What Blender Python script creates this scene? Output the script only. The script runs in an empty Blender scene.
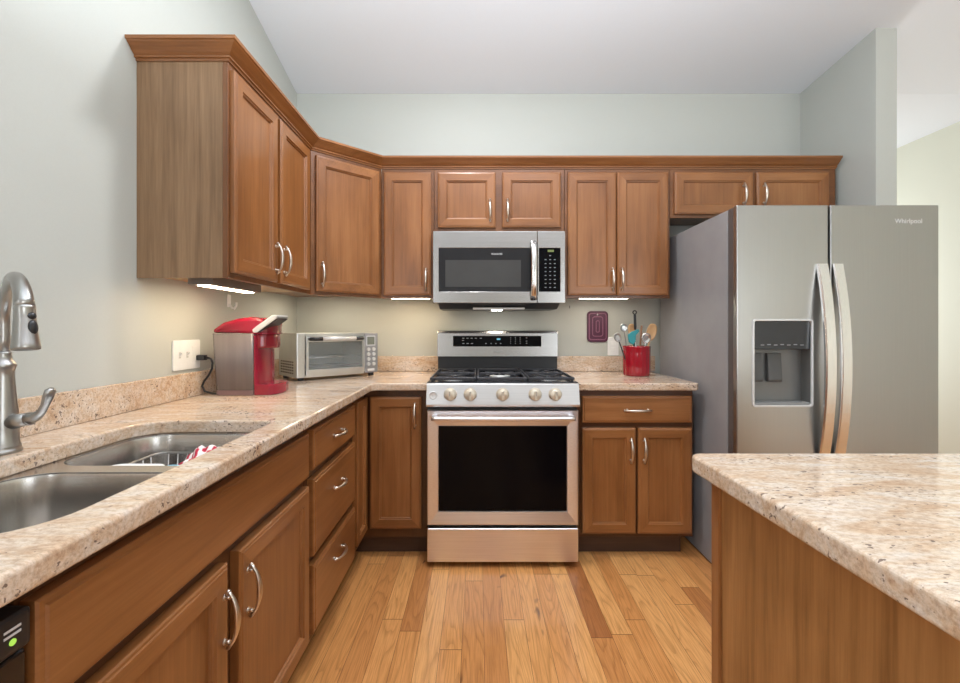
import bpy, bmesh, math, random
from mathutils import Vector, Matrix, geometry

random.seed(7)
S = bpy.context.scene
COL = S.collection
PI = math.pi

# ------------------------------------------------------------------ camera, world, lights, exposure
cam_d = bpy.data.cameras.new('camera')
cam = bpy.data.objects.new('camera', cam_d)
COL.objects.link(cam)
cam.location = (0, 0, 1.195)
cam.rotation_euler = (PI / 2, 0, 0)
cam_d.sensor_width = 36.0
cam_d.lens = 442.0 / 960.0 * 36.0
cam_d.shift_x = 2.0 / 960.0
cam_d.shift_y = -13.0 / 960.0
cam_d.clip_start = 0.02
S.camera = cam

world = bpy.data.worlds.new('world')
S.world = world
world.use_nodes = True
bg = world.node_tree.nodes['Background']
bg.inputs[0].default_value = (0.93, 0.96, 1.0, 1)
bg.inputs[1].default_value = 0.3

def area(name, loc, rot, size, power, color=(1, 1, 1), size_y=None, shape='DISK', spread=PI):
    d = bpy.data.lights.new(name, 'AREA')
    d.shape = shape
    d.size = size
    if size_y:
        d.size_y = size_y
    d.energy = power
    d.color = color
    d.spread = spread
    o = bpy.data.objects.new(name, d)
    COL.objects.link(o)
    o.location = loc
    o.rotation_euler = rot
    return o

area('ceiling_lamp_corner', (-0.10, 1.80, 2.86), (0, 0, 0), 0.20, 19, (0.97, 0.97, 1.0))
area('ceiling_lamp_centre', (0.50, 1.30, 2.88), (0, 0, 0), 0.22, 7, (0.97, 0.97, 1.0))
area('ceiling_lamp_island', (0.5, 0.2, 3.05), (0, 0, 0), 0.25, 2, (0.97, 0.97, 1.0))
area('wing_wall_fill', (-1.15, -1.7, 1.5), (0, -PI / 2, 0), 1.6, 52, (0.92, 0.96, 1.0), 1.5, 'RECTANGLE')  # unseen fill added to brighten the wing wall; no opening there
area('flash_bounced_off_ceiling', (0.20, 0.25, 1.95), (PI, 0, 0), 2.0, 90, (0.85, 0.93, 1.0))
area('rear_fill', (2.55, -3.3, 1.1), (PI / 2, 0, 0), 1.9, 55, (0.87, 0.94, 1.0), 2.0, 'RECTANGLE')  # added fill light before the solid rear wall; no window behind it
area('unseen_corner_fill', (-0.90, 2.60, 1.393), (0, 0, 0), 0.22, 1.8, (1.0, 0.86, 0.66))  # unseen light added to lift the dark corner wall; has no fixture
area('side_room_fill', (2.85, 4.5, 1.45), (-PI / 2, 0, 0), 1.1, 34, (0.95, 0.98, 1.0), 1.7, 'RECTANGLE')  # unseen fill added to brighten the side room; far wall is solid

S.view_settings.view_transform = 'Standard'
S.view_settings.look = 'None'
S.view_settings.gamma = 1.0
S.view_settings.use_curve_mapping = False
S.view_settings.exposure = -0.03

# ------------------------------------------------------------------ materials
def new_mat(name):
    m = bpy.data.materials.new(name)
    m.use_nodes = True
    nt = m.node_tree
    return m, nt, nt.nodes['Principled BSDF']

def N(nt, typ, **kw):
    n = nt.nodes.new(typ)
    for k, v in kw.items():
        setattr(n, k, v)
    return n

def ramp(nt, stops, interp='LINEAR'):
    r = nt.nodes.new('ShaderNodeValToRGB')
    r.color_ramp.interpolation = interp
    e = r.color_ramp.elements
    e[0].position, e[0].color = stops[0][0], (*stops[0][1], 1)
    e[1].position, e[1].color = stops[1][0], (*stops[1][1], 1)
    for p, c in stops[2:]:
        x = e.new(p)
        x.color = (*c, 1)
    return r

def mixc(nt, a, b, fac, mode='MIX'):
    m = nt.nodes.new('ShaderNodeMix')
    m.data_type = 'RGBA'
    m.blend_type = mode
    def put(i, v):
        if hasattr(v, 'is_output'):
            nt.links.new(v, m.inputs[i])
        elif isinstance(v, tuple):
            m.inputs[i].default_value = (*v, 1) if len(v) == 3 else v
        else:
            m.inputs[i].default_value = v
    put(0, fac); put(6, a); put(7, b)
    return m.outputs[2]

def math_(nt, op, a, b=None, c=None):
    m = nt.nodes.new('ShaderNodeMath')
    m.operation = op
    for i, v in enumerate((a, b, c)):
        if v is None:
            continue
        if hasattr(v, 'is_output'):
            nt.links.new(v, m.inputs[i])
        else:
            m.inputs[i].default_value = v
    return m.outputs[0]

def obj_coords(nt, scale=(1, 1, 1), rot=(0, 0, 0), jitter=True):
    tc = N(nt, 'ShaderNodeTexCoord')
    mp = N(nt, 'ShaderNodeMapping')
    mp.inputs['Scale'].default_value = scale
    mp.inputs['Rotation'].default_value = rot
    nt.links.new(tc.outputs['Object'], mp.inputs[0])
    if jitter:
        oi = N(nt, 'ShaderNodeObjectInfo')
        cm = N(nt, 'ShaderNodeCombineXYZ')
        for i in range(3):
            nt.links.new(math_(nt, 'MULTIPLY', oi.outputs['Random'], 7.3 + 5 * i), cm.inputs[i])
        nt.links.new(cm.outputs[0], mp.inputs['Location'])
    return mp.outputs[0]

def noise(nt, vec, scale, detail=4, rough=0.55, dist=0.0):
    n = N(nt, 'ShaderNodeTexNoise')
    n.inputs['Scale'].default_value = scale
    n.inputs['Detail'].default_value = detail
    n.inputs['Roughness'].default_value = rough
    n.inputs['Distortion'].default_value = dist
    nt.links.new(vec, n.inputs['Vector'])
    return n.outputs['Fac']

def bump(nt, b, h, strength, dist=0.002):
    n = N(nt, 'ShaderNodeBump')
    n.inputs['Strength'].default_value = strength
    n.inputs['Distance'].default_value = dist
    nt.links.new(h, n.inputs['Height'])
    nt.links.new(n.outputs[0], b.inputs['Normal'])

def flat(name, color, rough=0.5, metal=0.0, spec=0.5, coat=0.0, emit=None, emit_s=0.0, var=0.04):
    m, nt, b = new_mat(name)
    v = obj_coords(nt)
    n = noise(nt, v, 9, 3)
    c2 = tuple(min(1, c * (1 + var)) for c in color)
    c1 = tuple(c * (1 - var) for c in color)
    r = ramp(nt, [(0.35, c1), (0.65, c2)])
    nt.links.new(n, r.inputs[0])
    nt.links.new(r.outputs[0], b.inputs['Base Color'])
    b.inputs['Roughness'].default_value = rough
    b.inputs['Metallic'].default_value = metal
    b.inputs['Specular IOR Level'].default_value = spec
    b.inputs['Coat Weight'].default_value = coat
    b.inputs['Coat Roughness'].default_value = 0.08
    if emit:
        b.inputs['Emission Color'].default_value = (*emit, 1)
        b.inputs['Emission Strength'].default_value = emit_s
    return m

def wood(name, axis, dark, mid, light, rough=0.34, coat=0.25, fine=1.0, blotch=0.5):
    m, nt, b = new_mat(name)
    sc = [26.0, 26.0, 26.0]
    sc['XYZ'.index(axis)] = 1.6
    v = obj_coords(nt, tuple(sc))
    n1 = noise(nt, v, 1.0, 5, 0.6, 0.6)
    sc2 = [150.0, 150.0, 150.0]
    sc2['XYZ'.index(axis)] = 5.0
    n2 = noise(nt, obj_coords(nt, tuple(sc2)), 1.0, 3, 0.6)
    sc3 = [5.0, 5.0, 5.0]
    sc3['XYZ'.index(axis)] = 2.2
    n3 = noise(nt, obj_coords(nt, tuple(sc3)), 1.0, 3, 0.5)
    f = math_(nt, 'ADD', math_(nt, 'MULTIPLY', n1, 0.45 * fine), math_(nt, 'MULTIPLY', n3, blotch))
    f = math_(nt, 'ADD', f, math_(nt, 'MULTIPLY', n2, 0.22 * fine))
    mean = 0.5 * (0.45 * fine + blotch + 0.22 * fine)
    r = ramp(nt, [(mean - 0.16, dark), (mean + 0.16, light), (mean, mid)])
    nt.links.new(f, r.inputs[0])
    nt.links.new(r.outputs[0], b.inputs['Base Color'])
    b.inputs['Roughness'].default_value = rough
    b.inputs['Coat Weight'].default_value = coat
    b.inputs['Coat Roughness'].default_value = 0.22
    bump(nt, b, n2, 0.06, 0.001)
    return m

WD, WM, WL = (0.180, 0.065, 0.017), (0.262, 0.101, 0.029), (0.338, 0.141, 0.047)
W = {a: wood('stained_maple_' + a.lower(), a, WD, WM, WL) for a in 'XYZ'}
WF = {a: wood('shade_painted_frame_' + a.lower(), a, (0.055, 0.018, 0.005), (0.085, 0.029, 0.008), (0.12, 0.042, 0.012)) for a in 'XYZ'}  # same maple, darkened to paint in shade under the counter and between fronts
WFU = {a: wood('half_shade_frame_' + a.lower(), a, (0.11, 0.038, 0.010), (0.165, 0.060, 0.017), (0.22, 0.085, 0.027)) for a in 'XYZ'}  # same maple on the uppers, with a milder painted-in shade
VEN = wood('walnut_veneer', 'Z', (0.165, 0.092, 0.044), (0.245, 0.142, 0.072), (0.325, 0.198, 0.106), 0.5, 0.05, 1.35, 0.3)
VENI = wood('island_veneer', 'Z', (0.20, 0.085, 0.024), (0.32, 0.145, 0.046), (0.42, 0.20, 0.068), 0.42, 0.1, 1.35, 0.55)
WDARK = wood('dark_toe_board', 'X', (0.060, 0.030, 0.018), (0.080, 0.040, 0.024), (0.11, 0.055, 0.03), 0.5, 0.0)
WRAW = wood('cabinet_underside', 'Y', (0.42, 0.28, 0.15), (0.52, 0.36, 0.2), (0.6, 0.43, 0.26), 0.55, 0.0)
WSPOON = wood('pale_beech', 'Z', (0.48, 0.27, 0.12), (0.58, 0.35, 0.17), (0.66, 0.42, 0.22), 0.55, 0.0)
WSPOON2 = wood('brown_bamboo', 'Z', (0.16, 0.07, 0.03), (0.22, 0.10, 0.04), (0.3, 0.15, 0.06), 0.5, 0.0)

def granite_mat():
    m, nt, b = new_mat('granite')
    v = obj_coords(nt, (1.0, 3.4, 3.4), (0, 0, 0.12), jitter=False)
    n1 = noise(nt, v, 7.0, 8, 0.68, 0.8)
    r1 = ramp(nt, [(0.30, (0.47, 0.295, 0.18)), (0.70, (0.71, 0.645, 0.58)), (0.42, (0.61, 0.45, 0.315)), (0.54, (0.67, 0.55, 0.435))])
    nt.links.new(n1, r1.inputs[0])
    v2 = obj_coords(nt, (1, 1.6, 1.6), jitter=False)
    n2 = noise(nt, v2, 85, 5, 0.75)
    r2 = ramp(nt, [(0.34, (0.58, 0.48, 0.41)), (0.58, (1.07, 1.05, 1.03))])
    nt.links.new(n2, r2.inputs[0])
    c = mixc(nt, r1.outputs[0], r2.outputs[0], 0.7, 'MULTIPLY')
    # small dark garnet flecks in loose clusters
    v3 = obj_coords(nt, (1, 1.8, 1.8), jitter=False)
    n3 = noise(nt, v3, 75, 2, 0.5, 0.3)
    n4 = noise(nt, v, 5.0, 3, 0.5)
    f = math_(nt, 'ADD', n3, math_(nt, 'MULTIPLY', math_(nt, 'SUBTRACT', n4, 0.5), 0.5))
    r3 = ramp(nt, [(0.665, (0, 0, 0)), (0.70, (1, 1, 1))])
    nt.links.new(f, r3.inputs[0])
    c = mixc(nt, c, (0.13, 0.085, 0.07), math_(nt, 'MULTIPLY', r3.outputs[0], 0.85))
    # thin grey-brown streaks along the slab
    v5 = obj_coords(nt, (2.0, 26, 26), (0, 0, 0.12), jitter=False)
    n5 = noise(nt, v5, 3.2, 4, 0.6, 0.7)
    r5 = ramp(nt, [(0.60, (0, 0, 0)), (0.70, (1, 1, 1))])
    nt.links.new(n5, r5.inputs[0])
    c = mixc(nt, c, (0.36, 0.25, 0.175), math_(nt, 'MULTIPLY', r5.outputs[0], 0.42))
    nt.links.new(c, b.inputs['Base Color'])
    b.inputs['Roughness'].default_value = 0.10
    return m
GRANITE = granite_mat()

def steel(name, color, rough, axis='X', strength=0.05, var=0.06, wavy=False):
    m, nt, b = new_mat(name)
    sc = [420.0, 420.0, 420.0]
    sc['XYZ'.index(axis)] = 3.0
    n = noise(nt, obj_coords(nt, tuple(sc), jitter=False), 1.0, 2, 0.5)
    r = ramp(nt, [(0.3, tuple(c * (1 - var) for c in color)), (0.7, tuple(min(1, c * (1 + var)) for c in color))])
    nt.links.new(n, r.inputs[0])
    nt.links.new(r.outputs[0], b.inputs['Base Color'])
    b.inputs['Metallic'].default_value = 1.0
    b.inputs['Roughness'].default_value = rough
    h = n
    d = 0.0006
    if wavy:      # slight oil-canning of thin sheet, seen as upright bands
        h = noise(nt, obj_coords(nt, (9.0, 2.0, 1.3), jitter=False), 1.0, 1, 0.4)
        strength, d = 0.35, 0.01
    bump(nt, b, h, strength, d)
    return m
STEEL = steel('brushed_steel', (0.42, 0.41, 0.40), 0.27)
STEELP = steel('panel_steel', (0.60, 0.59, 0.585), 0.32)
STEELR = steel('range_steel', (0.84, 0.825, 0.845), 0.36, wavy=True)
STEELF = steel('fridge_steel', (0.425, 0.42, 0.41), 0.32, 'Z', 0.03, 0.02)
STEELH = steel('fridge_handle_steel', (0.86, 0.855, 0.85), 0.27, 'Z')
SINKS = steel('sink_steel', (0.60, 0.58, 0.555), 0.25, 'Z', 0.03)
NICKEL = flat('brushed_nickel', (0.66, 0.59, 0.52), 0.28, 1.0)
FAUCET = flat('faucet_steel', (0.40, 0.39, 0.375), 0.29, 1.0)
CHROME = flat('polished_chrome', (0.74, 0.73, 0.72), 0.2, 1.0)
STEELT = steel('toaster_steel', (0.70, 0.71, 0.71), 0.30)
BLACKG = flat('black_glass', (0.003, 0.003, 0.004), 0.06, 0.0, 0.10)
MICROG = flat('microwave_window', (0.055, 0.055, 0.055), 0.12, 0.0, 0.5)
BLACKP = flat('black_plastic', (0.016, 0.016, 0.018), 0.35)
IRON = flat('cast_iron', (0.03, 0.03, 0.036), 0.42)
ENAMEL = flat('black_enamel', (0.012, 0.013, 0.018), 0.14)
FSIDE = flat('grey_painted_case', (0.29, 0.285, 0.292), 0.45)
FDARK = flat('dark_door_side', (0.09, 0.075, 0.07), 0.5)
GREYP = flat('grey_plastic', (0.25, 0.25, 0.245), 0.45)
SILVP = flat('silver_plastic', (0.66, 0.66, 0.65), 0.33, 0.25)
WHITEP = flat('white_plastic', (0.86, 0.87, 0.87), 0.35)
OFFWHT = flat('off_white_marking', (0.65, 0.66, 0.68), 0.5)
GREYMK = flat('grey_marking', (0.24, 0.25, 0.27), 0.5)
TEAL = flat('teal_silicone', (0.01, 0.23, 0.25), 0.4)
RED = flat('glossy_red', (0.27, 0.006, 0.026), 0.22, 0, 0.5, 0.4)
REDD = flat('dark_red_plastic', (0.20, 0.006, 0.014), 0.15, 0, 0.5, 0.4)
REDC = flat('red_glaze', (0.30, 0.006, 0.016), 0.14, 0, 0.5, 0.5)
PURP = flat('plum_silicone', (0.075, 0.013, 0.042), 0.5)
PURPL = flat('plum_ridge', (0.24, 0.09, 0.15), 0.5)
LCD = flat('grey_lcd', (0.16, 0.17, 0.14), 0.25)
BLUE = flat('pale_blue', (0.10, 0.42, 0.60), 0.4)
CLOCK = flat('lit_clock', (0.05, 0.2, 0.3), 0.4, emit=(0.25, 0.75, 1.0), emit_s=0.5)
GREENLED = flat('green_led', (0.2, 0.4, 0.05), 0.4, emit=(0.45, 0.8, 0.12), emit_s=0.7)
AMBER = flat('dim_green_display', (0.05, 0.06, 0.02), 0.4, emit=(0.4, 0.5, 0.15), emit_s=0.35)
LAMPON = flat('lit_diffuser', (0.9, 0.85, 0.75), 0.5, emit=(1.0, 0.78, 0.50), emit_s=32.0)
LAMPDIM2 = flat('hood_lamp_lens', (0.9, 0.88, 0.8), 0.5, emit=(1.0, 0.93, 0.80), emit_s=45.0)
LAMPLOW = flat('soft_diffuser', (0.9, 0.85, 0.75), 0.5, emit=(1.0, 0.80, 0.55), emit_s=48.0)
LAMPDIM = flat('dim_diffuser', (0.8, 0.78, 0.7), 0.5, emit=(1.0, 0.88, 0.70), emit_s=19.0)
CREAMK = flat('champagne_knob', (0.66, 0.60, 0.49), 0.32, 0.35)

def smoked():
    m, nt, b = new_mat('smoked_clear_plastic')
    v = obj_coords(nt, (30, 30, 2))
    n = noise(nt, v, 1.0, 2)
    r = ramp(nt, [(0.3, (0.17, 0.145, 0.148)), (0.7, (0.21, 0.18, 0.182))])
    nt.links.new(n, r.inputs[0])
    nt.links.new(r.outputs[0], b.inputs['Base Color'])
    b.inputs['Roughness'].default_value = 0.12
    b.inputs['Alpha'].default_value = 0.78
    b.inputs['Coat Weight'].default_value = 0.4
    return m
SMOKED = smoked()

def pane():
    m, nt, b = new_mat('oven_glass_pane')
    b.inputs['Base Color'].default_value = (0.35, 0.38, 0.38, 1)
    b.inputs['Roughness'].default_value = 0.06
    b.inputs['Alpha'].default_value = 0.24
    return m
PANE = pane()

def paint(name, c, var=0.015):
    m, nt, b = new_mat(name)
    v = obj_coords(nt, jitter=False)
    n = noise(nt, v, 260, 3, 0.6)
    r = ramp(nt, [(0.3, tuple(x * (1 - var) for x in c)), (0.7, tuple(x * (1 + var) for x in c))])
    nt.links.new(n, r.inputs[0])
    nt.links.new(r.outputs[0], b.inputs['Base Color'])
    b.inputs['Roughness'].default_value = 0.62
    bump(nt, b, n, 0.04, 0.001)
    return m
WALLP = paint('pale_green_paint', (0.492, 0.508, 0.472))
WALLY = paint('cream_green_paint', (0.72, 0.725, 0.61))
CEILP = paint('white_ceiling_paint', (0.775, 0.815, 0.87))

def floor_mat():
    m, nt, b = new_mat('oak_strip_floor')
    tc = N(nt, 'ShaderNodeTexCoord')
    sx = N(nt, 'ShaderNodeSeparateXYZ')
    nt.links.new(tc.outputs['Object'], sx.inputs[0])
    X, Y = sx.outputs[0], sx.outputs[1]
    w = 0.083
    u = math_(nt, 'DIVIDE', math_(nt, 'ADD', X, 10.02), w)
    iu = math_(nt, 'FLOOR', u)
    fu = math_(nt, 'FRACT', u)
    wn = N(nt, 'ShaderNodeTexWhiteNoise', noise_dimensions='1D')
    nt.links.new(iu, wn.inputs['W'])
    vv = math_(nt, 'ADD', math_(nt, 'DIVIDE', math_(nt, 'ADD', Y, 10), 1.05), math_(nt, 'MULTIPLY', wn.outputs['Value'], 9.7))
    iv = math_(nt, 'FLOOR', vv)
    fv = math_(nt, 'FRACT', vv)
    cb = N(nt, 'ShaderNodeCombineXYZ')
    nt.links.new(iu, cb.inputs[0]); nt.links.new(iv, cb.inputs[1])
    wn2 = N(nt, 'ShaderNodeTexWhiteNoise', noise_dimensions='2D')
    nt.links.new(cb.outputs[0], wn2.inputs['Vector'])
    tone = ramp(nt, [(0.0, (0.36, 0.132, 0.044)), (1.0, (0.75, 0.385, 0.140)), (0.10, (0.54, 0.23, 0.075)), (0.3, (0.65, 0.295, 0.096)), (0.7, (0.71, 0.345, 0.12))])
    nt.links.new(wn2.outputs['Value'], tone.inputs[0])
    # grain, shifted per strip
    off = math_(nt, 'MULTIPLY', wn2.outputs['Value'], 37.0)
    g = N(nt, 'ShaderNodeCombineXYZ')
    nt.links.new(math_(nt, 'ADD', math_(nt, 'MULTIPLY', X, 13.0), off), g.inputs[0])
    nt.links.new(math_(nt, 'ADD', math_(nt, 'MULTIPLY', Y, 1.0), off), g.inputs[1])
    nt.links.new(off, g.inputs[2])
    gn = noise(nt, g.outputs[0], 1.0, 1.5, 0.4, 0.15)
    rings = math_(nt, 'FRACT', math_(nt, 'MULTIPLY', gn, 15.0))
    rr = ramp(nt, [(0.0, (0.60, 0.54, 0.44)), (1.0, (0.90, 0.88, 0.84)), (0.35, (1.02, 1.02, 1.02)), (0.8, (1.06, 1.06, 1.06))])
    nt.links.new(rings, rr.inputs[0])
    c = mixc(nt, tone.outputs[0], rr.outputs[0], 0.55, 'MULTIPLY')
    g2 = N(nt, 'ShaderNodeCombineXYZ')
    nt.links.new(math_(nt, 'MULTIPLY', X, 260.0), g2.inputs[0])
    nt.links.new(math_(nt, 'MULTIPLY', Y, 9.0), g2.inputs[1])
    nt.links.new(off, g2.inputs[2])
    fn = noise(nt, g2.outputs[0], 1.0, 3, 0.6)
    fr = ramp(nt, [(0.32, (0.74, 0.66, 0.56)), (0.6, (1.05, 1.05, 1.04))])
    nt.links.new(fn, fr.inputs[0])
    c = mixc(nt, c, fr.outputs[0], 0.7, 'MULTIPLY')
    # knots and mineral streaks
    k = N(nt, 'ShaderNodeCombineXYZ')
    nt.links.new(math_(nt, 'MULTIPLY', X, 11.0), k.inputs[0])
    nt.links.new(math_(nt, 'MULTIPLY', Y, 5.0), k.inputs[1])
    nt.links.new(off, k.inputs[2])
    kn = noise(nt, k.outputs[0], 1.0, 2, 0.5, 0.4)
    kr = ramp(nt, [(0.70, (0, 0, 0)), (0.755, (1, 1, 1))])
    nt.links.new(kn, kr.inputs[0])
    c = mixc(nt, c, (0.085, 0.025, 0.010), kr.outputs[0])
    # seams
    e1 = math_(nt, 'LESS_THAN', math_(nt, 'MINIMUM', fu, math_(nt, 'SUBTRACT', 1.0, fu)), 0.010)
    e2 = math_(nt, 'LESS_THAN', math_(nt, 'MINIMUM', fv, math_(nt, 'SUBTRACT', 1.0, fv)), 0.0016)
    e = math_(nt, 'MAXIMUM', e1, e2)
    c = mixc(nt, c, (0.17, 0.068, 0.024), math_(nt, 'MULTIPLY', e, 0.9))
    nt.links.new(c, b.inputs['Base Color'])
    b.inputs['Roughness'].default_value = 0.30
    b.inputs['Coat Weight'].default_value = 0.12
    b.inputs['Coat Roughness'].default_value = 0.15
    return m
FLOORM = floor_mat()

def cloth_mat():
    m, nt, b = new_mat('red_white_cloth')
    v = obj_coords(nt, (1, 1, 1), (0.4, 0.3, 0.2))
    wv = N(nt, 'ShaderNodeTexWave')
    wv.inputs['Scale'].default_value = 16
    wv.inputs['Distortion'].default_value = 2.0
    nt.links.new(v, wv.inputs['Vector'])
    r = ramp(nt, [(0.40, (0.50, 0.02, 0.05)), (0.62, (0.78, 0.74, 0.72))])
    nt.links.new(wv.outputs['Fac'], r.inputs[0])
    nt.links.new(r.outputs[0], b.inputs['Base Color'])
    b.inputs['Roughness'].default_value = 0.9
    return m
CLOTH = cloth_mat()

# ------------------------------------------------------------------ mesh helpers
class MB:
    """collects shapes into one bmesh; .mat picks the material slot of what is added next"""
    def __init__(s):
        s.bm = bmesh.new(); s.mat = 0; s.smooth = False
    def _tag(s, faces, smooth=None):
        for f in faces:
            f.material_index = s.mat
            f.smooth = s.smooth if smooth is None else smooth
    def face(s, vs):
        try:
            f = s.bm.faces.new(vs)
        except ValueError:
            return None
        s._tag([f]); return f
    def box(s, x0, x1, y0, y1, z0, z1, bev=0.0, seg=2, M=None):
        b = bmesh.new()
        bmesh.ops.create_cube(b, size=1.0)
        for v in b.verts:
            v.co = Vector(((x0 + x1) / 2 + v.co.x * (x1 - x0), (y0 + y1) / 2 + v.co.y * (y1 - y0), (z0 + z1) / 2 + v.co.z * (z1 - z0)))
        if bev > 0:
            bmesh.ops.bevel(b, geom=b.edges[:], offset=bev, segments=seg, affect='EDGES', profile=0.6)
        if M is not None:
            b.transform(M)
        s.add(b)
        return s
    def add(s, b, M=None, smooth=None):
        if M is not None:
            b.transform(M)
        me = bpy.data.meshes.new('tmp')
        for f in b.faces:
            f.material_index = s.mat
            if smooth is not None:
                f.smooth = smooth
        b.to_mesh(me); b.free()
        s.bm.from_mesh(me)
        bpy.data.meshes.remove(me)
    def addmesh(s, me, M=None, smooth=False):
        b = bmesh.new(); b.from_mesh(me)
        bpy.data.meshes.remove(me)
        s.add(b, M, smooth)
        return s
    def lathe(s, prof, seg=28, M=None, smooth=True, cap=True):
        b = bmesh.new(); rings = []
        for r, z in prof:
            rings.append([b.verts.new((r * math.cos(2 * PI * i / seg), r * math.sin(2 * PI * i / seg), z)) for i in range(seg)])
        for a, c in zip(rings, rings[1:]):
            for i in range(seg):
                j = (i + 1) % seg
                b.faces.new((a[i], a[j], c[j], c[i]))
        if cap:
            b.faces.new(rings[0][::-1]); b.faces.new(rings[-1])
        bmesh.ops.recalc_face_normals(b, faces=b.faces[:])
        s.add(b, M, None)
        if smooth:
            s.bm.faces.ensure_lookup_table()
            n = seg * (len(prof) - 1) + (2 if cap else 0)
            for f in s.bm.faces[-n:]:
                if len(f.verts) == 4:
                    f.smooth = True
        return s
    def cyl(s, p, q, r, r2=None, seg=20, smooth=True):
        p, q = Vector(p), Vector(q)
        d = q - p
        M = Matrix.Translation(p) @ d.to_track_quat('Z', 'Y').to_matrix().to_4x4()
        return s.lathe([(r, 0), (r if r2 is None else r2, d.length)], seg, M, smooth)
    def tube(s, pts, rad, seg=12, sx=1.0, up=None):
        """round or oval tube along pts; rad a number or list; sx widens across"""
        pts = [Vector(p) for p in pts]
        n = len(pts)
        rads = rad if isinstance(rad, (list, tuple)) else [rad] * n
        b = bmesh.new(); rings = []
        ref = Vector(up) if up is not None else None
        prev = None
        for i, p in enumerate(pts):
            t = (pts[min(i + 1, n - 1)] - pts[max(i - 1, 0)]).normalized()
            if ref is not None:
                a = (ref - t * ref.dot(t)).normalized()
            elif prev is None:
                a = t.orthogonal().normalized()
            else:
                a = (prev - t * prev.dot(t)).normalized()
            prev = a
            c = t.cross(a)
            rings.append([b.verts.new(p + (a * math.cos(2 * PI * k / seg) + c * sx * math.sin(2 * PI * k / seg)) * rads[i]) for k in range(seg)])
        for q, w in zip(rings, rings[1:]):
            for k in range(seg):
                j = (k + 1) % seg
                b.faces.new((q[k], q[j], w[j], w[k])).smooth = True
        b.faces.new(rings[0][::-1]); b.faces.new(rings[-1])
        bmesh.ops.recalc_face_normals(b, faces=b.faces[:])
        s.add(b)
        return s
    def ball(s, c, r, sc=(1, 1, 1), seg=18, R=None):
        b = bmesh.new()
        bmesh.ops.create_uvsphere(b, u_segments=seg, v_segments=seg // 2 + 2, radius=r)
        M = Matrix.Translation(c) @ (R if R is not None else Matrix()) @ Matrix.Diagonal((*sc, 1))
        s.add(b, M, True)
        return s
    def prism(s, pts, axis, a, b_, bev=0.0, smooth=False):
        """pts: 2D outline in the plane normal to axis; X -> (y,z), Y -> (x,z), Z -> (x,y)"""
        b = bmesh.new()
        def p3(p, t):
            return {'X': (t, p[0], p[1]), 'Y': (p[0], t, p[1]), 'Z': (p[0], p[1], t)}[axis]
        A = [b.verts.new(p3(p, a)) for p in pts]
        B = [b.verts.new(p3(p, b_)) for p in pts]
        b.faces.new(A); b.faces.new(B[::-1])
        n = len(pts)
        for i in range(n):
            j = (i + 1) % n
            b.faces.new((A[i], B[i], B[j], A[j])).smooth = smooth
        bmesh.ops.recalc_face_normals(b, faces=b.faces[:])
        if bev > 0:
            ed = [e for e in b.edges if len(e.link_faces) == 2 and e.calc_face_angle(0) > 0.5]
            bmesh.ops.bevel(b, geom=ed, offset=bev, segments=2, affect='EDGES', profile=0.6)
        s.add(b)
        return s
    def relief(s, o, u, v, n, w, h, loops, hm=1):
        """rectangular slab with nested mitred loops (inset, height); top/bottom strips use slot hm"""
        o, u, v, n = map(Vector, (o, u, v, n))
        b = bmesh.new(); L = []
        for d, z in loops:
            L.append([b.verts.new(o + u * x + v * y + n * z) for x, y in ((d, d), (w - d, d), (w - d, h - d), (d, h - d))])
        back = b.faces.new(L[0]); back.material_index = s.mat
        for A, B in zip(L, L[1:]):
            for i in range(4):
                j = (i + 1) % 4
                f = b.faces.new((A[i], A[j], B[j], B[i]))
                f.material_index = hm if i in (0, 2) else s.mat
        f = b.faces.new(L[-1][::-1]); f.material_index = s.mat
        bmesh.ops.recalc_face_normals(b, faces=b.faces[:])
        me = bpy.data.meshes.new('tmp'); b.to_mesh(me); b.free()
        s.bm.from_mesh(me); bpy.data.meshes.remove(me)
        return s
    def build(s, name, mats, parent=None, loc=None):
        me = bpy.data.meshes.new(name)
        off = ORIG.get(parent.name) if parent is not None else (Vector(loc) if loc is not None else None)
        if off is not None:
            bmesh.ops.translate(s.bm, verts=s.bm.verts[:], vec=-off)
        s.bm.to_mesh(me); s.bm.free()
        for m in (mats if isinstance(mats, (list, tuple)) else [mats]):
            me.materials.append(m)
        o = bpy.data.objects.new(name, me)
        COL.objects.link(o)
        if parent is not None:
            o.parent = parent
            ORIG[o.name] = off
        elif off is not None:
            o.location = off
            ORIG[o.name] = off
        else:
            ORIG[o.name] = Vector((0, 0, 0))
        return o

ORIG = {}
def thing(name, label, cat, loc=(0, 0, 0), group=None):
    o = bpy.data.objects.new(name, None)
    o.empty_display_size = 0.05
    COL.objects.link(o)
    o.location = loc
    ORIG[o.name] = Vector(loc)
    o['label'] = label; o['category'] = cat
    if group:
        o['group'] = group
    return o
def tag(o, label, cat, group=None):
    o['label'] = label; o['category'] = cat
    if group:
        o['group'] = group
    return o
def struct(o):
    o['kind'] = 'structure'
    return o

def rrect(x0, x1, y0, y1, r, seg=6):
    """rounded rectangle, r a number or (r00, r10, r11, r01)"""
    rs = r if isinstance(r, (tuple, list)) else (r,) * 4
    out = []
    for (cx, cy, a0), rr in zip(((x0, y0, PI), (x1, y0, 1.5 * PI), (x1, y1, 0), (x0, y1, 0.5 * PI)), rs):
        px = cx + (rr if cx == x0 else -rr); py = cy + (rr if cy == y0 else -rr)
        for k in range(seg + 1):
            a = a0 + 0.5 * PI * k / seg
            out.append((px + rr * math.cos(a), py + rr * math.sin(a)))
    return out

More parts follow.
